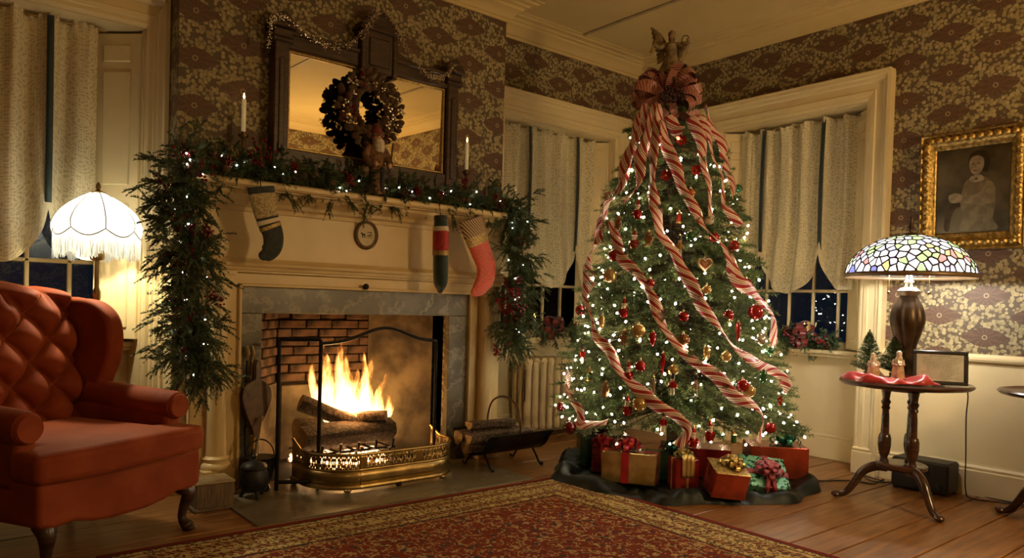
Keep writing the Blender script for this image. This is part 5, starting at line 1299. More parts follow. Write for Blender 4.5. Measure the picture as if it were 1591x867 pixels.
def streamer(px, seed, w_=.064):
    rr = random.Random(seed); pn = [at_tree(x, y, .022) for x, y in crm(px, 6)]
    pts = [p for p, n in pn]; nr = [n for p, n in pn]; S = [0]
    for a, b in zip(pts[:-1], pts[1:]): S.append(S[-1] + (b - a).length)
    p0 = rr.uniform(0, 6.28); n_ = len(pts)
    def fn(u, v):
        i = round(u * (n_ - 1)); t = (pts[min(i + 1, n_ - 1)] - pts[max(i - 1, 0)]).normalized(); sd = t.cross(nr[i]).normalized()
        tw = .75 * math.sin(S[i] * 8 + p0) + .25 * math.sin(S[i] * 17 + p0); sd = sd * math.cos(tw) + nr[i] * math.sin(tw)
        return pts[i] + sd * ((v - .5) * w_ * (1 - .18 * math.sin(S[i] * 13 + p0))) + nr[i] * (.012 * math.sin(S[i] * 22 + p0) + .010 * (1 - (2 * v - 1) ** 2))
    MB().grid(fn, n_ - 1, 4, uvfn=lambda u, v: (S[round(u * (n_ - 1))], v)).build('streamer', CANDY, bw, angle=0, solid=.0012)
for i, px in enumerate((
    [(1000, 160), (985, 215), (972, 260), (960, 300), (945, 318), (935, 350), (930, 382)],
    [(1008, 160), (990, 205), (978, 248), (966, 280), (957, 305)],
    [(1022, 158), (1008, 200), (998, 238), (990, 290), (970, 318)],
    [(1026, 165), (1018, 228), (1013, 278), (1021, 337), (1028, 367), (1048, 392), (1060, 420), (1077, 448), (1099, 487), (1135, 531), (1169, 563), (1203, 576), (1225, 606)],
    [(1030, 190), (1035, 225), (1053, 268), (1063, 298), (1092, 347), (1127, 392), (1146, 430)],
    [(1075, 180), (1085, 210), (1097, 268), (1107, 337)],
    [(1085, 180), (1099, 212), (1117, 268), (1130, 322), (1147, 352)],
    [(1092, 165), (1108, 195), (1122, 233), (1134, 273), (1138, 317)],
    [(954, 345), (956, 370), (966, 402), (990, 424), (1014, 463), (1028, 502), (1048, 531), (1067, 552), (1111, 584), (1140, 613), (1172, 633), (1186, 657), (1178, 690)],
    [(945, 300), (931, 357), (917, 400), (912, 458), (924, 516), (946, 545), (965, 579), (990, 603), (1023, 632), (1052, 647), (1068, 670), (1052, 695)],
    [(881, 568), (885, 608), (900, 640), (907, 661), (943, 654)],
    [(1135, 395), (1149, 440), (1180, 462), (1200, 500), (1206, 535)],
    [(1040, 180), (1050, 200), (1060, 206)])): streamer(px, i)
m = MB(); rr = random.Random(3)
for k in range(46): m.ball(BOWC - VIEW * .14 + PERP * (.03 + rr.gauss(0, .035)) + Vector((0, 0, -.03 + rr.gauss(0, .03))), rr.uniform(.009, .015), 7, 5)
stuff(m.build('dark_grape_cluster', M('dark_grapes', (.03, .012, .014), .3, var=.5, scale=30), bw))
# ------------------------------------------------------------------ angel tree topper
ANG = M('antique_bronze_cloth', (.20, .145, .075), .6, var=.4, scale=25); ac = TC(2.47) - VIEW * .03
an = thing('angel_topper', 'antique gold angel with raised wing on top of the tree', 'angel', tuple(ac))
to_w = Matrix(((PERP.x, VIEW.x, 0), (PERP.y, VIEW.y, 0), (0, 0, 1)))     # local x right, y away from the room, z up
A = lambda x, y, z: ac + to_w @ Vector((x, y, z))
body = MB().lathe([(.012, -.02), (.085, 0), (.082, .02), (.06, .07), (.042, .12), (.034, .15), (.040, .18), (.042, .20), (.03, .215), (.014, .222), (.013, .235)], 24, ac, to_w, mod=lambda a, z: 1 + (.14 * math.sin(9 * a) * max(0, .15 - z) / .15))
for pth in ([(-.035, 0, .205), (-.075, -.02, .185), (-.105, -.045, .205), (-.085, -.07, .225)], [(.035, 0, .205), (.07, -.03, .17), (.095, -.06, .19), (.10, -.07, .215)]):
    P = [A(*q) for q in crm(pth, 5)]; body.tube(P, [.017] * 4 + [.014] * 6 + [.009] * (len(P) - 10), 10)
body.build('gown', ANG, an)
MB().ball(A(0, -.006, .258), (.019, .021, .026), 14, 10).ball(A(0, -.028, .256), (.004, .005, .005), 6, 4).build('head', M('angel_skin', (.30, .20, .12), .55), an)
for s in (-1, 1): MB().ball(A(s * .008, -.024, .262), .0025, 6, 4).build('eye', M('dark_cloth', (.02, .018, .02), .8), an)
MB().ball(A(0, .004, .267), (.024, .022, .024), 12, 8).ball(A(0, .012, .245), (.022, .018, .03), 12, 8).build('hair', M('angel_hair', (.07, .04, .02), .8), an)
for s, hz, wd in ((-1, .13, 1.0), (1, .02, .55)):
    wg = None
    for k in range(9):
        f = k / 8; root = A(s * (.025 + .02 * f), .03, .20 - .05 * f); tipp = A(s * (.13 - .05 * f) * (1 if s < 0 else .9), .035, .20 + hz * (1 - f) - .10 * f)
        d = (tipp - root); sdv = d.cross(to_w @ Vector((0, 1, 0))).normalized()
        mm = MB().grid(lambda u, v: root + d * v + sdv * ((u - .5) * .036 * math.sin(PI * (.12 + .8 * v))) - (to_w @ Vector((0, .001 * k + .012 * math.sin(PI * v), 0))), 3, 8)
        mm.build('wing_feather', ANG, an, angle=0, solid=.002)
MB().tube([A(-.085, -.075, .222), A(-.10, -.09, .18), A(-.12, -.10, .13)], [.003, .004, .011], 8).build('trumpet', BRASS, an)
MB().tube([A(.085 + .022 * math.cos(2 * PI * k / 18), -.065, .205 + .03 * math.sin(2 * PI * k / 18)) for k in range(19)], .003, 6, cap=False).build('small_wreath', TWIG, an)

# ------------------------------------------------------------------ ornaments
def glassy(name, c, metal=.55, rough=.12): return M(name, c, rough, metal, var=.15, scale=30, coat=.6)
OM = {'red': glassy('red_glass', (.34, .010, .014)), 'dark red': glassy('dark_red_glass', (.15, .008, .012)), 'gold': glassy('gold_glass', (.50, .33, .12)), 'bronze': glassy('bronze_glass', (.26, .13, .06)), 'green': glassy('green_glass', (.03, .13, .045)), 'silver': glassy('silver_glass', (.62, .60, .56), .8), 'white': M('white_enamel', (.66, .60, .50), .35), 'brown': M('gingerbread', (.27, .13, .05), .8, bmp=.4), 'orange': glassy('orange_glass', (.45, .13, .03)), 'black': M('black_enamel', (.02, .02, .022), .3), 'skin': M('painted_skin', (.50, .28, .17), .5)}
CAP = M('ornament_cap', (.55, .42, .20), .3, .9)
def zone(x, y):
    v = [(235, 'just below the bow'), (300, 'high on the tree'), (345, 'above the upper boughs'), (395, 'in the upper boughs'), (450, 'above the middle'), (505, 'at middle height'), (560, 'below the middle'), (615, 'in the lower boughs'), (655, 'low on the tree'), (900, 'on the lowest boughs')]
    h = next(t for lim, t in v if y < lim); mid = 1052; hw = 60 + (y - 150) * .27; f = (x - mid) / hw
    s_ = 'far left' if f < -.62 else 'left' if f < -.2 else 'centre' if f < .2 else 'right' if f < .62 else 'far right'
    return f'{h}, {s_}'
_orn = {}
def ornament(kind, colr, x, y, size=1.0):
    p, n = at_tree(x, y, .012); s = size
    names = {'ball': ('glass_ball', f'{colr} glass ball', 'ornament'), 'santa': ('santa_ornament', 'red and white santa ornament', 'ornament'), 'heart': ('heart_ornament', 'gingerbread heart ornament edged in white', 'ornament'), 'icicle': ('icicle_ornament', f'{colr} twisted icicle ornament', 'ornament'), 'cone': ('cone_ornament', f'{colr} glass pine cone ornament', 'ornament'), 'bear': ('bear_ornament', f'{colr} bear ornament', 'ornament'), 'soldier': ('soldier_ornament', f'{colr} toy soldier ornament', 'ornament'), 'flower': ('poinsettia_ornament', 'red poinsettia ornament', 'ornament'), 'lantern': ('lantern_ornament', f'{colr} glass lantern ornament', 'ornament')}
    nm, lab, cat = names[kind]; label = f'{lab} {zone(x, y)}'
    if label in _orn: label = f'{lab} beside its twin {zone(x, y)}' if f'{lab} beside its twin {zone(x, y)}' not in _orn else f'{lab} under its twins {zone(x, y)}'
    _orn[label] = 1
    t = thing(nm, label, cat, tuple(p), math.atan2(n.y, n.x) + PI / 2)
    B = lambda m, name, mat, par=t, **k: m.build(name, mat, par, world=False, **k)
    top = .03 * s; m_ = OM[colr]
    if kind == 'ball':
        B(MB().ball((0, 0, 0), .03 * s, 16, 10), 'globe', m_)
    elif kind == 'santa':
        B(MB().lathe([(.008, -.05), (.02, -.045), (.024, -.025), (.018, 0), (.012, .012)], 12), 'coat', OM['red']); B(MB().ball((0, -.002, .02), (.013, .013, .014), 10, 6), 'head', OM['skin']); B(MB().ball((0, -.008, .009), (.013, .010, .016), 10, 6), 'beard', OM['white'])
        B(MB().lathe([(.015, 0), (.013, .012), (.003, .035)], 10, (0, 0, .027)), 'hat', OM['red']); B(MB().lathe([(.014, 0), (.017, .004), (.014, .008)], 12, (0, 0, .024)), 'hat_trim', OM['white']); top = .062
        for q in (-1, 1): B(MB().tube([(q * .018, 0, -.002), (q * .026, -.01, -.016), (q * .014, -.022, -.02)], .007, 6), 'arm', OM['red'])
    elif kind == 'heart':
        hp = [(math.sin(a) ** 3 * .042 * s, (.8125 * math.cos(a) - .3125 * math.cos(2 * a) - .125 * math.cos(3 * a) - .0625 * math.cos(4 * a)) * .042 * s) for a in (2 * PI * k / 36 for k in range(36))]
        B(MB().prism(hp, -.006, .006, lambda a, b, d: (a, d, b)), 'biscuit', OM['brown']); B(MB().tube([(a * .85, -.007, b * .85) for a, b in hp] + [(hp[0][0] * .85, -.007, hp[0][1] * .85)], .0025, 6), 'icing', OM['white']); B(MB().tube([(a * .5, -.007, b * .5) for a, b in hp] + [(hp[0][0] * .5, -.007, hp[0][1] * .5)], .002, 6), 'inner_icing', OM['red'])
    elif kind == 'icicle':
        B(MB().lathe([(.003, -.075), (.008, -.05), (.011, -.02), (.013, .01), (.012, .03), (.005, .04)], 12, mod=lambda a, z: 1 + .22 * math.sin(3 * a + z * 160)), 'twist', m_); top = .04
    elif kind == 'cone':
        B(MB().lathe([(.003, -.045), (.014, -.03), (.02, -.01), (.021, .01), (.016, .028), (.006, .035)], 14, mod=lambda a, z: 1 + .16 * math.sin(7 * a) * math.sin(z * 420)), 'scales', m_); top = .035
    elif kind == 'bear':
        B(MB().ball((0, 0, -.018), (.021, .018, .025), 12, 8).ball((0, 0, .016), (.016, .015, .015), 12, 8).ball((0, -.014, .013), (.007, .007, .006), 8, 6), 'body', m_)
        for q in (-1, 1):
            B(MB().ball((q * .013, 0, .030), .006, 8, 6), 'ear', m_); B(MB().ball((q * .021, -.006, -.006), (.008, .009, .014), 8, 6), 'arm', m_); B(MB().ball((q * .012, -.010, -.040), (.009, .012, .010), 8, 6), 'leg', m_)
        top = .035
    elif kind == 'soldier':
        B(MB().lathe([(.011, -.02), (.014, -.01), (.016, .01), (.01, .016)], 12), 'jacket', m_); B(MB().ball((0, 0, .024), .010, 10, 6), 'head', OM['skin']); B(MB().lathe([(.011, 0), (.012, .022), (.006, .028)], 12, (0, 0, .030)), 'tall_hat', OM['black']); top = .058
        for q in (-1, 1): B(MB().tube([(q * .006, 0, -.02), (q * .007, 0, -.052), (q * .007, -.008, -.055)], .005, 6), 'leg', OM['white']); B(MB().tube([(q * .015, 0, .008), (q * .019, -.002, -.018)], .005, 6), 'arm', m_)
    elif kind == 'flower':
        for k in range(7):
            a = 2 * PI * k / 7; B(MB().grid(lambda u, v: ((.034 * v) * math.cos(a) - (u - .5) * .022 * math.sin(PI * (v * .9 + .05)) * math.sin(a), -.004 - .012 * v, (.034 * v) * math.sin(a) + (u - .5) * .022 * math.sin(PI * (v * .9 + .05)) * math.cos(a)), 2, 5), 'petal', OM['red'])
        B(MB().ball((0, -.012, 0), .006, 8, 6), 'flower_centre', OM['gold'])
    elif kind == 'lantern':
        B(MB().lathe([(.012, -.03), (.016, -.026), (.016, .012), (.012, .016)], 6), 'glass', m_); B(MB().lathe([(.018, .014), (.016, .02), (.005, .032)], 6), 'roof', OM['gold']); B(MB().lathe([(.018, -.036), (.018, -.028)], 6), 'base', OM['gold'])
    B(MB().lathe([(.006, top - .003), (.006, top + .005), (.003, top + .007)], 8).tube([(.004 * math.cos(2 * PI * k / 10), 0, top + .011 + .005 * math.sin(2 * PI * k / 10)) for k in range(11)], .0008, 4, cap=False), 'cap', CAP)
for o_ in (('ball', 'red', 902, 482, 1.1), ('ball', 'red', 995, 569, 1.05), ('ball', 'dark red', 871, 632, .9), ('ball', 'dark red', 886, 665, 1.25), ('ball', 'red', 1197, 665, 1.05), ('ball', 'red', 1132, 490, 1.0), ('ball', 'red', 1174, 485, 1.5), ('ball', 'red', 1062, 492, 1), ('ball', 'red', 1154, 599, 1.2), ('ball', 'red', 1159, 441, 1.1),
           ('ball', 'bronze', 1062, 528, 1.2), ('ball', 'gold', 992, 514, 1.4), ('ball', 'gold', 994, 628, 1.4), ('ball', 'gold', 1164, 608, 1.2), ('ball', 'silver', 1181, 528, 1.1), ('ball', 'gold', 948, 429, 1.4), ('ball', 'gold', 1046, 575, 1.0), ('ball', 'gold', 1128, 554, 1.0),
           ('santa', 'red', 970, 480, 1), ('santa', 'red', 975, 632, 1), ('santa', 'red', 1077, 681, 1), ('santa', 'red', 1103, 671, 1), ('santa', 'red', 977, 579, 1), ('santa', 'red', 986, 374, 1), ('heart', 'brown', 1095, 410, 1.1),
           ('icicle', 'red', 1147, 511, 1), ('cone', 'green', 1186, 584, 1), ('icicle', 'silver', 1015, 597, 1), ('cone', 'gold', 1098, 548, 1), ('bear', 'brown', 970, 523, 1), ('bear', 'brown', 941, 603, 1), ('soldier', 'silver', 1081, 599, 1), ('soldier', 'red', 1045, 597, 1), ('soldier', 'red', 905, 550, 1), ('lantern', 'green', 916, 582, 1.2),
           ('flower', 'red', 1058, 218, 1), ('flower', 'red', 1035, 273, 1), ('flower', 'red', 1080, 265, 1), ('lantern', 'red', 1055, 337, 1), ('ball', 'green', 1073, 367, .9), ('soldier', 'gold', 1056, 382, 1), ('bear', 'brown', 1008, 369, 1), ('ball', 'red', 954, 397, 1.1), ('ball', 'green', 1137, 310, .9), ('ball', 'green', 1147, 293, .9), ('ball', 'red', 1110, 369, 1), ('santa', 'red', 991, 327, 1), ('bear', 'brown', 961, 345, 1), ('ball', 'red', 1140, 382, 1.1), ('ball', 'white', 1102, 342, .9), ('ball', 'orange', 1073, 300, .9), ('cone', 'red', 1014, 525, 1), ('icicle', 'red', 1030, 560, 1), ('lantern', 'green', 1140, 680, 1.2), ('flower', 'red', 1208, 622, 1.1), ('soldier', 'red', 1030, 655, 1), ('ball', 'gold', 1098, 450, .9), ('ball', 'red', 1010, 440, .9), ('cone', 'gold', 935, 500, 1), ('ball', 'green', 1196, 545, .8)): ornament(*o_)
# ------------------------------------------------------------------ tree skirt
SKC = Vector((3.70, 2.86, 0)); SKIRT = M('dark_green_satin', (.005, .008, .007), .48, var=.4, scale=12, spec=.3)
rs = random.Random(12); ph = [rs.uniform(0, 6.28) for _ in range(6)]
def skf(u, v):
    a = 2 * PI * u; lobe = 1 + .05 * math.sin(3 * a + ph[0]) + .035 * math.sin(7 * a + ph[1]) + .02 * math.sin(13 * a + ph[2]); c, s_ = math.cos(a), math.sin(a)
    rr_ = .80 * v * (1 + (lobe - 1) * v); rv, rp = rr_ * c, rr_ * s_; p = SKC + VIEW * rv * (.84 if c < 0 else .9) + PERP * rp
    z = .024 + .034 * (v ** 4) * (1 + .9 * math.sin(9 * a + ph[3] + 5 * v)) + .018 * (v ** 2) * math.sin(23 * a + ph[5] + 9 * math.sin(3 * a + 4 * v)) + .010 * math.sin(5 * a + ph[4]) * v
    if v > .93: z *= max(0, (1 - v) / .07) ** .5
    p.z = max(z, .002); return p
tag(MB().grid(skf, 260, 44, wrap=True).build('tree_skirt', SKIRT, angle=0, solid=0), 'dark green satin skirt spread under the tree', 'tree skirt')
# ------------------------------------------------------------------ presents
def foil(name, c, c2=None, rough=.22, metal=.6, scale=8): return M(name, c, rough, metal, var=.3, scale=scale, c2=c2, bmp=.12, bscale=14, coat=.3)
PW = {'gold': foil('gold_foil_paper', (.42, .27, .08), (.58, .40, .15)), 'red': foil('red_foil_paper', (.26, .018, .016)), 'darkred': foil('dark_red_paper', (.13, .010, .012)), 'orange': foil('copper_red_paper', (.36, .055, .022)), 'green': foil('dark_green_paper', (.015, .05, .03)), 'silver': foil('silver_edge', (.5, .52, .5))}
def splash():
    m, nt, b = new_mat('green_holly_foil'); n = noise(nt, objcoord(nt), 38, 2); k = step_n(nt, n, .52, .56)
    link(nt, mixc(nt, k, (.22, .50, .32), (.015, .06, .035)), b.inputs['Base Color']); b.inputs['Metallic'].default_value = .5; b.inputs['Roughness'].default_value = .25; return m
HOLLY = splash()
def gspeck():
    m, nt, b = new_mat('speckled_gold_paper'); n = noise(nt, objcoord(nt), 55, 3); k = step_n(nt, n, .50, .56)
    link(nt, mixc(nt, k, (.62, .46, .18), (.34, .19, .05)), b.inputs['Base Color']); b.inputs['Metallic'].default_value = .5; b.inputs['Roughness'].default_value = .3; return m
RB = {'red': M('red_satin_ribbon', (.36, .012, .016), .3, var=.2, coat=.3), 'gold': M('gold_ribbon', (.62, .42, .14), .28, .7), 'green': M('green_foil_ribbon', (.03, .20, .11), .25, .5), 'crimson': M('crimson_velvet_ribbon', (.22, .006, .012), .45, sheen=.5), 'plum': M('plum_foil_ribbon', (.10, .03, .035), .25, .6)}
LOOPS = {k: loop_mesh('loop', v, .42, .26) for k, v in RB.items()}
def gift(label, c, size, rz, paper, rib, nl, ls, rx=0, ry=0, top=None, band=True, bowat=(0, 0), tails=0, rw=.022):
    w_, d_, h_ = size; t = thing('wrapped_present', label, 'present', c, rz, group='presents under the tree', rx=rx, ry=ry)
    B = lambda m, name, mat, par=t, **k: m.build(name, mat, par, world=False, **k)
    B(MB().box(-w_ / 2, -d_ / 2, 0, w_ / 2, d_ / 2, h_, b=.004), 'box', paper, smooth=False)
    if top: B(MB().box(-w_ / 2 - .001, -d_ / 2 - .001, h_ - .003, w_ / 2 + .001, d_ / 2 + .001, h_ + .002, b=.001), 'lid_paper', top, smooth=False)
    bx, by = bowat
    if band:
        e = .0018
        B(MB().box(bx - rw, -d_ / 2 - e, -.0, bx + rw, d_ / 2 + e, h_ + e + (.002 if top else 0)), 'ribbon_band', RB[rib], smooth=False)
        B(MB().box(-w_ / 2 - e * 1.2, by - rw, 0, w_ / 2 + e * 1.2, by + rw, h_ + e * 1.2 + (.002 if top else 0)), 'ribbon_band', RB[rib], smooth=False)
    r = random.Random(hash(label) % 1000 if 0 else len(label) * 7)
    for k in range(nl):
        lev = k / nl; a = 2.4 * k; d = Vector((math.cos(a) * (1.05 - lev), math.sin(a) * (1.05 - lev), .18 + 1.0 * lev))
        q = d.to_track_quat('Z', 'Y').to_euler(); share('bow_loop', LOOPS[rib], t, (bx, by, h_ + .004), q, ls * (1 - .25 * lev))
    for k in range(tails):
        a = -PI / 2 + (k - (tails - 1) / 2) * .35
        P = crm([(bx, by, h_ + .02), (bx + .05 * math.cos(a), by + .05 * math.sin(a), h_ + .03), (bx + .9 * (d_ / 2 + .01) * math.cos(a), -d_ / 2 - .006, h_ + .004), (bx + 1.0 * d_ / 2 * math.cos(a), -d_ / 2 - .008, h_ * .45)], 5); n_ = len(P)
        B(MB().grid(lambda u, v: (P[round(u * (n_ - 1))][0] + (v - .5) * .022, P[round(u * (n_ - 1))][1], P[round(u * (n_ - 1))][2]), n_ - 1, 1), 'ribbon_tail', RB[rib], solid=.001)
    return t
FACE = math.atan2(-.793, .609)      # width axis across the view
gz = .045
gift('gold foil box with crossed red ribbon and big red bow, front row', (3.26, 2.83, gz), (.31, .20, .175), FACE - .12, PW['gold'], 'red', 28, .095, bowat=(-.02, -.03))
gift('dark red box with a loose red bow at the left of the front row', (3.31, 3.09, gz), (.15, .16, .155), FACE + .1, PW['darkred'], 'red', 20, .09, tails=2, bowat=(0, -.03))
gift('dark green box with plum bow half hidden at the back left', (3.46, 3.26, gz), (.30, .24, .195), FACE + .25, PW['green'], 'plum', 20, .075, band=False, top=PW['green'])
gift('small tall red box with gold ribbon ends, between gold and copper boxes', (3.35, 2.53, gz), (.135, .135, .175), FACE + .35, PW['red'], 'gold', 18, .06, tails=3, rw=.006)
gift('copper red box with speckled gold lid and gold bow', (3.45, 2.34, gz + .012), (.19, .17, .15), FACE + .32, PW['orange'], 'gold', 30, .072, rx=.28, ry=.10, top=gspeck(), band=False, bowat=(.02, .01))
gift('tilted green holly foil present with a large crimson bow', (3.78, 2.31, gz + .045), (.26, .25, .06), FACE + .15, HOLLY, 'crimson', 22, .085, rx=.55, ry=.08, bowat=(.02, -.01), tails=2, rw=.018)
gift('large red box with green foil bow at the right of the tree', (4.13, 2.44, gz), (.34, .24, .19), FACE + .12, PW['orange'], 'green', 22, .095, band=False, bowat=(.05, -.02))
gift('wide flat red box under the lowest boughs behind the front row', (3.73, 2.74, gz), (.42, .20, .17), FACE, PW['red'], 'red', 0, .05, band=False)
gift('small dark green box topped with a green bow behind the tall red box', (3.50, 2.72, gz), (.15, .14, .17), FACE, PW['green'], 'green', 18, .065, band=False)

# ------------------------------------------------------------------ tripod table
MAHOG = M('dark_mahogany', (.050, .018, .009), .28, var=.5, scale=7, stretch=(1, 1, 6), coat=.35)
def table(label, c, rz, ztop):
    t = thing('tripod_table', label, 'table', c, rz); B = lambda m, n, mt=MAHOG, par=t, **k: m.build(n, mt, par, world=False, **k)
    R0 = .325
    B(MB().lathe([(.02, ztop - .028), (.28, ztop - .026), (.31, ztop - .022), (R0, ztop - .012), (R0 + .004, ztop - .004), (R0 - .004, ztop + .004), (R0 - .016, ztop + .001), (R0 - .022, ztop - .003), (.02, ztop - .003)], 96, mod=lambda a, z: 1 + .018 * abs(math.sin(4 * a)) ** .5), 'table_top')
    B(MB().lathe([(.10, ztop - .05), (.11, ztop - .04), (.11, ztop - .027)], 24), 'top_block'); B(MB().lathe([(.12, .20), (.13, .21), (.13, .225), (.12, .232)], 30), 'lower_shelf')
    for k in range(3):
        a = 2 * PI * k / 3; x, y = .088 * math.cos(a), .088 * math.sin(a); H = ztop - .05 - .225
        cl_ = B(MB().lathe([(.020, 0), (.026, .01), (.018, .03), (.028, .06), (.034, .10), (.033, .14), (.028, .16), (.022, .165), (.020, .26), (.017, H - .11), (.024, H - .10), (.018, H - .085), (.026, H - .065), (.018, H - .05), (.022, H - .02), (.026, H)], 16, (x, y, .225)), 'column')
        P = crm([(.07, .205), (.13, .20), (.19, .165), (.235, .09), (.275, .035), (.32, .018)], 5); rr_ = [.030 - .014 * i / (len(P) - 1) for i in range(len(P))]
        B(MB().tube([(math.cos(a) * q, math.sin(a) * q, z) for q, z in P], rr_, 12).ball((.325 * math.cos(a), .325 * math.sin(a), .019), (.026, .026, .018), 12, 6), 'leg')
    return t
TBZ = .68; TB = Vector((4.25, 1.745, 0))
table('dark mahogany three-legged table holding the stained glass lamp', (TB.x, TB.y, 0), math.radians(116), TBZ)
table('dark three-legged table cut off by the right edge', (4.50, 1.03, 0), math.radians(82), TBZ)
ps = thing('wooden_stand', 'reddish wooden frame standing on the table at the right edge', 'frame', (4.62, 1.20, TBZ + .002)); RW = M('red_cherry_wood', (.14, .03, .015), .35, var=.4, scale=10, stretch=(1, 1, 6))
MB().box(4.57, .93, TBZ + .002, 4.67, 1.235, TBZ + .035, b=.006).build('base', RW, ps); MB().box(4.605, .95, TBZ + .035, 4.635, .98, TBZ + .49, b=.005).build('post', RW, ps); MB().box(4.612, .98, TBZ + .035, 4.622, 1.185, TBZ + .49).build('panel', M('dark_cloth', (.02, .018, .02), .8), ps); MB().box(4.605, 1.185, TBZ + .035, 4.635, 1.215, TBZ + .52, b=.005).build('post', RW, ps); MB().box(4.605, .95, TBZ + .49, 4.635, 1.215, TBZ + .53, b=.005).build('top_rail', RW, ps)
# red cloth
CL = M('red_satin_cloth', (.50, .045, .045), .35, var=.25, scale=14, sheen=.4); rs = random.Random(9); cph = [rs.uniform(0, 6) for _ in range(5)]
TV = Vector((.925, .38, 0)); TP = Vector((.38, -.925, 0))
def clf(u, v):
    a = 2 * PI * u; rr_ = v * (1 + .10 * math.sin(4 * a + cph[0]) + .06 * math.sin(9 * a + cph[1])); p = TB - TP * .085 - TV * .07 + TP * (.225 * rr_ * math.cos(a)) + TV * (.19 * rr_ * math.sin(a))
    p.z = TBZ + .005 + (.030 * v * max(0, math.sin(5 * a + cph[2] + 4 * v)) + .022 * v * max(0, math.sin(8 * a + cph[3])) + .010) * (1 if v < .9 else ((1 - v) / .1) ** .5); return p
tag(MB().grid(clf, 120, 24, wrap=True).build('table_cloth', CL, angle=0, solid=.002), 'crumpled red satin cloth on the three-legged table', 'cloth')
def mini_tree(off, h, lab, seed):
    c = TB - TP * off[0] + TV * off[1]; z0 = TBZ + .012; t = thing('miniature_tree', lab, 'decoration', (c.x, c.y, z0)); r = random.Random(seed); P0, D, LL = [], [], []
    MB().lathe([(.022, 0), (.026, .03), (.018, .032)], 12, (c.x, c.y, z0)).tube([(c.x, c.y, z0 + .02), (c.x, c.y, z0 + h)], .004, 6).build('trunk', TWIG, t)
    for k in range(330):
        f = r.random() ** 1.3; a = r.uniform(0, 6.28); q = (1 - f) * .105 + .006; z = z0 + .03 + f * (h - .05); d = Vector((math.cos(a), math.sin(a), .45)); P0.append((c.x, c.y, z)); D.append(d); LL.append(q)
    V, F = cat_vf(needles(P0, D, LL, 22, .016, .0014, seed, droop=.1), stems_mesh(P0, D, LL, .0012, .1)); stuff(link_mesh('needles', V, F, PINE, t))
    inv = wm(t).inverted()
    for k in range(9):
        f = r.random(); a = r.uniform(0, 6.28); q = (1 - f) * .07 + .006; share('berry_sprig', r.choice(BERRIES), t, inv @ Vector((c.x + q * math.cos(a), c.y + q * math.sin(a), z0 + .035 + f * (h - .07))), (0, 0, a), .022)
mini_tree((.185, .04), .27, 'left miniature fir tree with red berries behind the figurines', 1); mini_tree((.055, .06), .25, 'right miniature fir tree with red berries beside the lamp foot', 2)
CER = M('glazed_ceramic', (.52, .36, .22), .25, var=.3, scale=30, coat=.5); CERW = M('white_ceramic', (.66, .60, .48), .25, coat=.5)
def statue(off, h, lab, lean):
    c = TB - TP * off[0] + TV * off[1]; z0 = TBZ + .018; t = thing('ceramic_figurine', lab, 'figurine', (c.x, c.y, z0))
    m = MB().lathe([(.034, 0), (.036, .01), (.030, h * .35), (.026, h * .55), (.022, h * .70), (.012, h * .78)], 18, (c.x, c.y, z0), mod=lambda a, z: 1 + .08 * math.sin(6 * a))
    for s in (-1, 1): m.tube([c + TP * s * .020 + Vector((0, 0, z0 + h * .68)), c + TP * s * .026 - TV * .012 + Vector((0, 0, z0 + h * .52)), c + TP * s * .004 - TV * .03 + Vector((0, 0, z0 + h * .50))], [.009, .009, .006], 8)
    m.build('robe', CER, t); hd = c + TP * lean + Vector((0, 0, z0 + h * .88)); MB().ball(hd, (.013, .013, .016), 12, 8).build('head', CERW, t)
    MB().ball(hd + TV * .004 + Vector((0, 0, .003)), (.016, .015, .018), 12, 8).lathe([(.020, 0), (.016, .03), (.010, .05)], 12, (hd.x + TV.x * .006, hd.y + TV.y * .006, z0 + h * .58)).build('veil', CER if lean < 0 else CERW, t)
    if lean < 0: MB().ball(c - TV * .032 + Vector((0, 0, z0 + h * .53)), (.012, .012, .018), 10, 6).build('swaddled_child', CERW, t)
statue((.155, -.09), .135, 'kneeling ceramic figurine holding a child on the red cloth', -.003); statue((.035, -.08), .155, 'taller standing ceramic figurine on the red cloth', .003)
# framed card with small print
fc_ = TB + TP * .165 - TV * .06; fa = math.atan2(TP.y, TP.x)
pf2 = thing('framed_card', 'black framed card with printed lines on the table', 'picture frame', (fc_.x, fc_.y, TBZ + .004), fa + .12, rx=-.16)
B = lambda m, n, mt, par=pf2, **k: m.build(n, mt, par, world=False, **k)
for (x0, z0, x1, z1) in ((-.13, 0, .13, .018), (-.13, .162, .13, .18), (-.13, .018, -.112, .162), (.112, .018, .13, .162)): B(MB().box(x0, -.008, z0, x1, .008, z1, b=.003), 'frame_bar', M('black_lacquer', (.012, .011, .010), .3))
B(MB().box(-.113, -.001, .016, .113, .006, .164), 'card', M('card_white', (.55, .54, .50), .6), smooth=False)
m = MB(); rt = random.Random(4)
for k in range(13):
    z = .150 - k * .0098; wd = (.05 if k == 0 else rt.uniform(.05, .088)); x = -wd
    while x < wd:
        l = rt.uniform(.006, .016); m.box(x, -.0016, z, min(x + l, wd), -.001, z + (.0042 if k == 0 else .0026)); x += l + .003
stuff(B(m, 'printed_lines', M('print_ink', (.26, .26, .25), .8), smooth=False))
B(MB().obox((0, .034, .062), (.06, .004, .125), Matrix.Rotation(.38, 3, 'X')), 'easel_back', M('black_lacquer', (.012, .011, .010), .3))
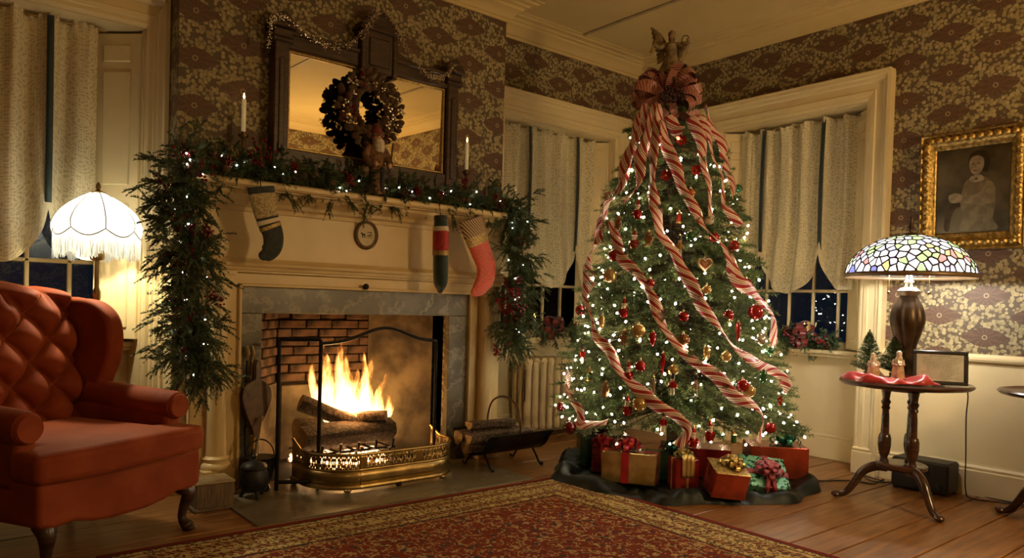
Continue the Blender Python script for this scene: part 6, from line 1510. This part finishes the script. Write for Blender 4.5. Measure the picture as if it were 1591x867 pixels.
# ------------------------------------------------------------------ stained glass lamp
LC = Vector((4.335, 1.78, TBZ)); tf = thing('stained_glass_lamp', 'table lamp with floral stained glass shade and dark ribbed base', 'lamp', tuple(LC)); BRZ = M('dark_bronze', (.075, .045, .024), .38, .6, var=.35, scale=12)
lob = lambda a, z: 1 + .13 * (abs(math.sin(3 * a)) ** .6 - .6)
MB().lathe([(.085, .002), (.088, .012), (.07, .03), (.05, .055), (.04, .085)], 36, LC, mod=lob).build('foot', BRZ, tf)
MB().lathe(crm([(.040, .08), (.042, .13), (.052, .20), (.072, .27), (.088, .335), (.080, .40), (.055, .455), (.042, .48)], 5), 48, LC, mod=lob).build('ribbed_body', BRZ, tf)
MB().lathe([(.044, .475), (.056, .49), (.058, .505), (.04, .52), (.02, .525), (.018, .545), (.026, .555), (.016, .565), (.012, .62)], 30, LC, mod=lambda a, z: 1 + .05 * math.sin(12 * a)).build('collar', M('pewter', (.40, .36, .28), .35, .8), tf)
MB().tube([LC + Vector((0, 0, .60)), LC + Vector((0, 0, .815))], .006, 8).build('harp', BRZ, tf)
S0_, RM = LC, .33
def dome(s):       # s 0..1 from crown to rim -> r, z
    r_ = .045 + (RM - .045) * math.sin(min(1, s / .94) * PI / 2 * .86) / math.sin(PI / 2 * .86); z = .812 - .205 * (min(s, .94) / .94) ** 1.75 - (.032 * max(0, s - .94) / .06); return r_, z
def dpt(x, y, off=0):
    q = math.hypot(x, y); a = math.atan2(y, x); r_, z = dome(min(1, max(0, (q - .10) / .90))); return LC + Vector(((r_ + off) * math.cos(a), (r_ + off) * math.sin(a), z + off))
gr_ = random.Random(17); pts2 = []
while len(pts2) < 285:
    best = None
    for _ in range(10):
        a, q = gr_.uniform(0, 2 * PI), math.sqrt(gr_.uniform(.0121, .90)); c2 = (q * math.cos(a), q * math.sin(a)); dd = min([(c2[0] - o[0]) ** 2 + (c2[1] - o[1]) ** 2 for o in pts2] or [9])
        if best is None or dd > best[0]: best = (dd, c2)
    pts2.append(best[1])
def clip(poly, a, b, c):      # keep a*x+b*y<=c
    out = []
    for i in range(len(poly)):
        p, q = poly[i], poly[(i + 1) % len(poly)]; dp, dq = a * p[0] + b * p[1] - c, a * q[0] + b * q[1] - c
        if dp <= 0: out.append(p)
        if (dp < 0 < dq) or (dq < 0 < dp): k = dp / (dp - dq); out.append((p[0] + (q[0] - p[0]) * k, p[1] + (q[1] - p[1]) * k))
    return out
def gl(name, c): return shade_mat(name, tuple(x * .36 for x in c), .12, .85)
TG = [gl('opal_white_glass', (.86, .86, .92)), gl('lavender_glass', (.55, .52, .85)), gl('leaf_green_glass', (.42, .66, .28)), gl('amber_glass', (.88, .62, .24)), gl('rose_glass', (.80, .28, .26)), gl('cobalt_glass', (.20, .22, .62))]
lead = MB()
for p in pts2:
    near = sorted(pts2, key=lambda o: (o[0] - p[0]) ** 2 + (o[1] - p[1]) ** 2)[1:16]
    poly = [(p[0] - .2, p[1] - .2), (p[0] + .2, p[1] - .2), (p[0] + .2, p[1] + .2), (p[0] - .2, p[1] + .2)]
    for o in near:
        a, b = o[0] - p[0], o[1] - p[1]; poly = clip(poly, a, b, (o[0] ** 2 + o[1] ** 2 - p[0] ** 2 - p[1] ** 2) / 2)
    for k in range(40): a = 2 * PI * k / 40; poly = clip(poly, math.cos(a), math.sin(a), .965)
    if len(poly) < 3: continue
    cx, cy = sum(q[0] for q in poly) / len(poly), sum(q[1] for q in poly) / len(poly)
    md_ = min(math.hypot(q[0] - cx, q[1] - cy) for q in poly); k = max(.5, 1 - .0095 / max(md_, .01))
    inn = [(cx + (q[0] - cx) * k, cy + (q[1] - cy) * k) for q in poly]; n_ = len(poly)
    mt = TG[gr_.choices(range(6), (48, 20, 15, 6, 6, 5))[0]]
    m = MB()._add([dpt(*q) for q in inn] + [dpt(cx, cy)], [(i, (i + 1) % n_, n_) for i in range(n_)]); m.build('glass_piece', mt, tf, smooth=False)
    lead._add([dpt(*q, .0012) for q in poly] + [dpt(*q, .0012) for q in inn], [(i, (i + 1) % n_, (i + 1) % n_ + n_, i + n_) for i in range(n_)])
lead.build('lead_came', M('lead_came', (.03, .025, .02), .45, .6), tf, smooth=False, solid=.002)
MB().grid(lambda u, v: dpt((.962 + .038 * v) * math.cos(2 * PI * u), (.962 + .038 * v) * math.sin(2 * PI * u), .001), 90, 2, wrap=True).build('rim_band', M('amber_rim', (.16, .10, .05), .4, .4), tf, angle=0, solid=.003)
MB().lathe([(.075, .792), (.05, .818), (.03, .828), (.012, .832), (.010, .845), (.018, .858), (.012, .872), (.006, .89), (.010, .90), (.002, .925)], 20, LC).build('finial', BRZ, tf)
for s in (-1, 1): MB().tube([LC + TP * s * .10 + Vector((0, 0, .60)), LC + TP * s * .10 + Vector((0, 0, .50))], .0015, 5).ball(LC + TP * s * .10 + Vector((0, 0, .495)), .009, 8, 6).build('pull_chain', BRASS, tf)
LB = bulb_mat('white_bulb', (1, .96, .9), 10)
for s in (-1, 1): MB().ball(LC + TP * s * .06 + Vector((0, 0, .655)), (.024, .024, .034), 12, 8).build('light_bulb', LB, tf); point('stained_lamp_light', tuple(LC + TP * s * .06 + Vector((0, 0, .605))), 13, (1, .95, .86), .03)
# ------------------------------------------------------------------ portrait in gilt frame
GILT = M('ornate_gilt', (.40, .26, .075), .34, .85, var=.5, scale=45, bmp=1.0, bscale=70); pc0 = Vector((XR - .004, 1.660, 1.800)); tilt = Matrix.Rotation(math.radians(-3.0), 3, 'Y')
pr = thing('portrait', 'sepia portrait of a seated woman in an ornate gilt frame', 'picture', (XR - .02, 1.66, 1.45))
Q = lambda a, b, d=0: pc0 + Matrix.Rotation(math.radians(-2.2), 3, 'Y') @ Vector((-d - .012, -a, b))      # a right, b up, d towards the room
IW, IH, OW, OH = .198, .253, .286, .352
def fring(w0, h0, d0, w1, h1, d1, name, mat):
    m = MB(); n_ = 24; c = []
    for (w_, h_, d_) in ((w0, h0, d0), (w1, h1, d1)):
        ring = [(-w_, -h_), (w_, -h_), (w_, h_), (-w_, h_)]; c.append([Q(a, b, d_) for a, b in ring])
    for k in range(4): m._add([c[0][k], c[0][(k + 1) % 4], c[1][(k + 1) % 4], c[1][k]], [(0, 1, 2, 3)])
    return m
prof = [(OW, OH, .0), (OW, OH, .028), (OW - .010, OH - .010, .040), (OW - .022, OH - .022, .030), (OW - .034, OH - .034, .044), (OW - .05, OH - .05, .046), (OW - .062, OH - .062, .030), (OW - .075, OH - .075, .022), (IW + .004, IH + .004, .018), (IW - .004, IH - .004, .010)]
for sd in range(4):
    m = MB(); prev = None
    for (w_, h_, d_) in prof:
        ring = [(-w_, -h_), (w_, -h_), (w_, h_), (-w_, h_)]; cur = (Q(*ring[sd], d_), Q(*ring[(sd + 1) % 4], d_))
        if prev: m._add([prev[0], prev[1], cur[1], cur[0]], [(0, 1, 2, 3)])
        prev = cur
    side = m.build('frame_side', GILT, pr, angle=20)
    ring = [(-1, -1), (1, -1), (1, 1), (-1, 1)]; a, b = ring[sd], ring[(sd + 1) % 4]
    for k in range(11):
        f = (k + .5) / 11; u = (a[0] + (b[0] - a[0]) * f) * (OW - .042), (a[1] + (b[1] - a[1]) * f) * (OH - .042)
        MB().ball(Q(*u, .046), (.008, .020, .020), 8, 5).build('ornament_boss', GILT, side)
MB()._add([Q(-IW, -IH, .008), Q(IW, -IH, .008), Q(IW, IH, .008), Q(-IW, IH, .008), Q(-IW, -IH, 0), Q(IW, -IH, 0), Q(IW, IH, 0), Q(-IW, IH, 0)], [(0, 1, 2, 3), (7, 6, 5, 4), (0, 4, 5, 1), (1, 5, 6, 2), (2, 6, 7, 3), (3, 7, 4, 0)]).build('print_ground', M('sepia_ground', (.22, .17, .085), .5, var=.45, scale=5), pr, smooth=False)
def pic(name, c, poly, d, closed=True, n=4):
    P = crm([((x - 637) / 112.5 * IW, (370 - y) / 130 * IH) for x, y in poly], n, closed=True)
    MB().prism(P, d, d + .0006, lambda a, b, d_: Q(a, b, d_)).build(name, M('sepia_' + name, tuple(min(.9, x * 1.7) for x in c), .5, var=.22, scale=22), pr, smooth=False)
pic('chair_shape', (.075, .05, .022), [(552, 470), (560, 425), (585, 402), (610, 398), (628, 415), (634, 450), (632, 488), (618, 490), (616, 440), (604, 420), (588, 424), (574, 450), (568, 490), (556, 490)], .0084)
pic('dress_shape', (.24, .185, .095), [(618, 342), (648, 328), (680, 338), (702, 368), (706, 420), (700, 460), (712, 492), (606, 492), (612, 450), (602, 412), (606, 372)], .0088)
pic('sleeve_shape', (.30, .235, .125), [(694, 350), (706, 380), (698, 412), (660, 416), (612, 408), (580, 402), (578, 388), (606, 384), (650, 384), (668, 368), (676, 350)], .0096)
pic('hair_shape', (.05, .033, .015), [(624, 290), (630, 262), (655, 252), (680, 262), (687, 290), (682, 318), (670, 318), (640, 300)], .0092)
pic('face_shape', (.42, .33, .19), [(627, 285), (634, 272), (652, 268), (668, 278), (670, 300), (662, 318), (648, 326), (634, 318), (627, 302)], .0098)
pic('collar_shape', (.46, .38, .23), [(630, 332), (648, 326), (664, 328), (672, 342), (650, 348), (632, 344)], .0100)
pic('hands_shape', (.40, .31, .17), [(566, 384), (584, 376), (604, 382), (608, 396), (590, 406), (570, 402)], .0102)
for (x, y) in ((638, 292), (655, 292)): pic('eye_shape', (.06, .04, .02), [(x - 4, y), (x, y - 2), (x + 4, y), (x, y + 2)], .0106, n=2)
pic('mouth_shape', (.22, .12, .07), [(638, 312), (645, 310), (653, 312), (645, 315)], .0106, n=2)
pic('nose_shape', (.34, .25, .14), [(643, 294), (646, 294), (649, 304), (641, 304)], .0104, n=2)
pic('brooch_shape', (.15, .10, .05), [(644, 338), (649, 334), (654, 338), (649, 342)], .0106, n=2)
def pglass():
    m, nt, b = new_mat('picture_glass'); nt.nodes.remove(b); g1 = N(nt, 'ShaderNodeBsdfGlossy'); g1.inputs['Roughness'].default_value = .03; t1 = N(nt, 'ShaderNodeBsdfTransparent'); fr = N(nt, 'ShaderNodeFresnel'); fr.inputs[0].default_value = 1.25
    link(nt, mixc(nt, noise(nt, objcoord(nt), 3), (.94, .94, .93), (1, 1, 1)), t1.inputs[0]); mx = N(nt, 'ShaderNodeMixShader'); link(nt, fr.outputs[0], mx.inputs[0]); link(nt, t1.outputs[0], mx.inputs[1]); link(nt, g1.outputs[0], mx.inputs[2]); link(nt, mx.outputs[0], nt.nodes['Material Output'].inputs[0]); return m
PGLASS = pglass()
MB().grid(lambda u, v: Q((u - .5) * 2 * IW, (v - .5) * 2 * IH, .0125), 1, 1).build('picture_glass', PGLASS, pr, smooth=False)
# ------------------------------------------------------------------ speaker box and cables
sb = thing('subwoofer', 'black speaker box on the floor behind the table', 'speaker', (4.73, 1.80, 0)); BX = M('black_vinyl', (.014, .013, .012), .45)
MB().box(4.65, 1.65, .008, 4.82, 1.97, .19, b=.012).build('cabinet', BX, sb); MB().lathe([(.07, 0), (.072, .004), (.05, .006), (.02, .002)], 24, (4.649, 1.83, .10), Matrix.Rotation(-PI / 2, 3, 'Y')).build('driver', M('rubber', (.02, .02, .02), .7), sb); MB().lathe([(.018, 0), (.016, .014)], 14, (4.648, 1.70, .05), Matrix.Rotation(-PI / 2, 3, 'Y')).build('knob', BX, sb)
for x in (4.67, 4.80):
    for y in (1.67, 1.95): MB().lathe([(.012, 0), (.012, .009)], 10, (x, y, 0)).build('foot', BX, sb)
CB = M('black_cable', (.015, .013, .012), .5)
tag(MB().tube(crm([(4.33, 1.71, TBZ + .004), (4.40, 1.60, TBZ + .006), (4.53, 1.56, TBZ + .003), (4.585, 1.545, TBZ - .06), (4.62, 1.56, .48), (4.67, 1.57, .25), (4.72, 1.58, .05), (4.74, 1.55, .006), (4.80, 1.40, .005), (4.82, 1.1, .005), (4.83, .6, .005)], 6), .0035, 6).build('lamp_cord', CB), 'black lamp cord hanging from the table to the floor', 'cord')
tag(MB().tube(crm([(4.30, 2.36, .006), (4.42, 2.26, .005), (4.50, 2.22, .005), (4.58, 2.15, .005), (4.60, 2.05, .006), (4.66, 2.02, .03), (4.74, 2.06, .006), (4.70, 2.16, .02), (4.66, 2.08, .008), (4.76, 1.99, .006), (4.85, 1.90, .006), (4.845, 1.3, .006), (4.842, .4, .006)], 6), .004, 6).build('extension_cord', CB), 'black extension cord running from the tree skirt along the baseboard', 'cord')
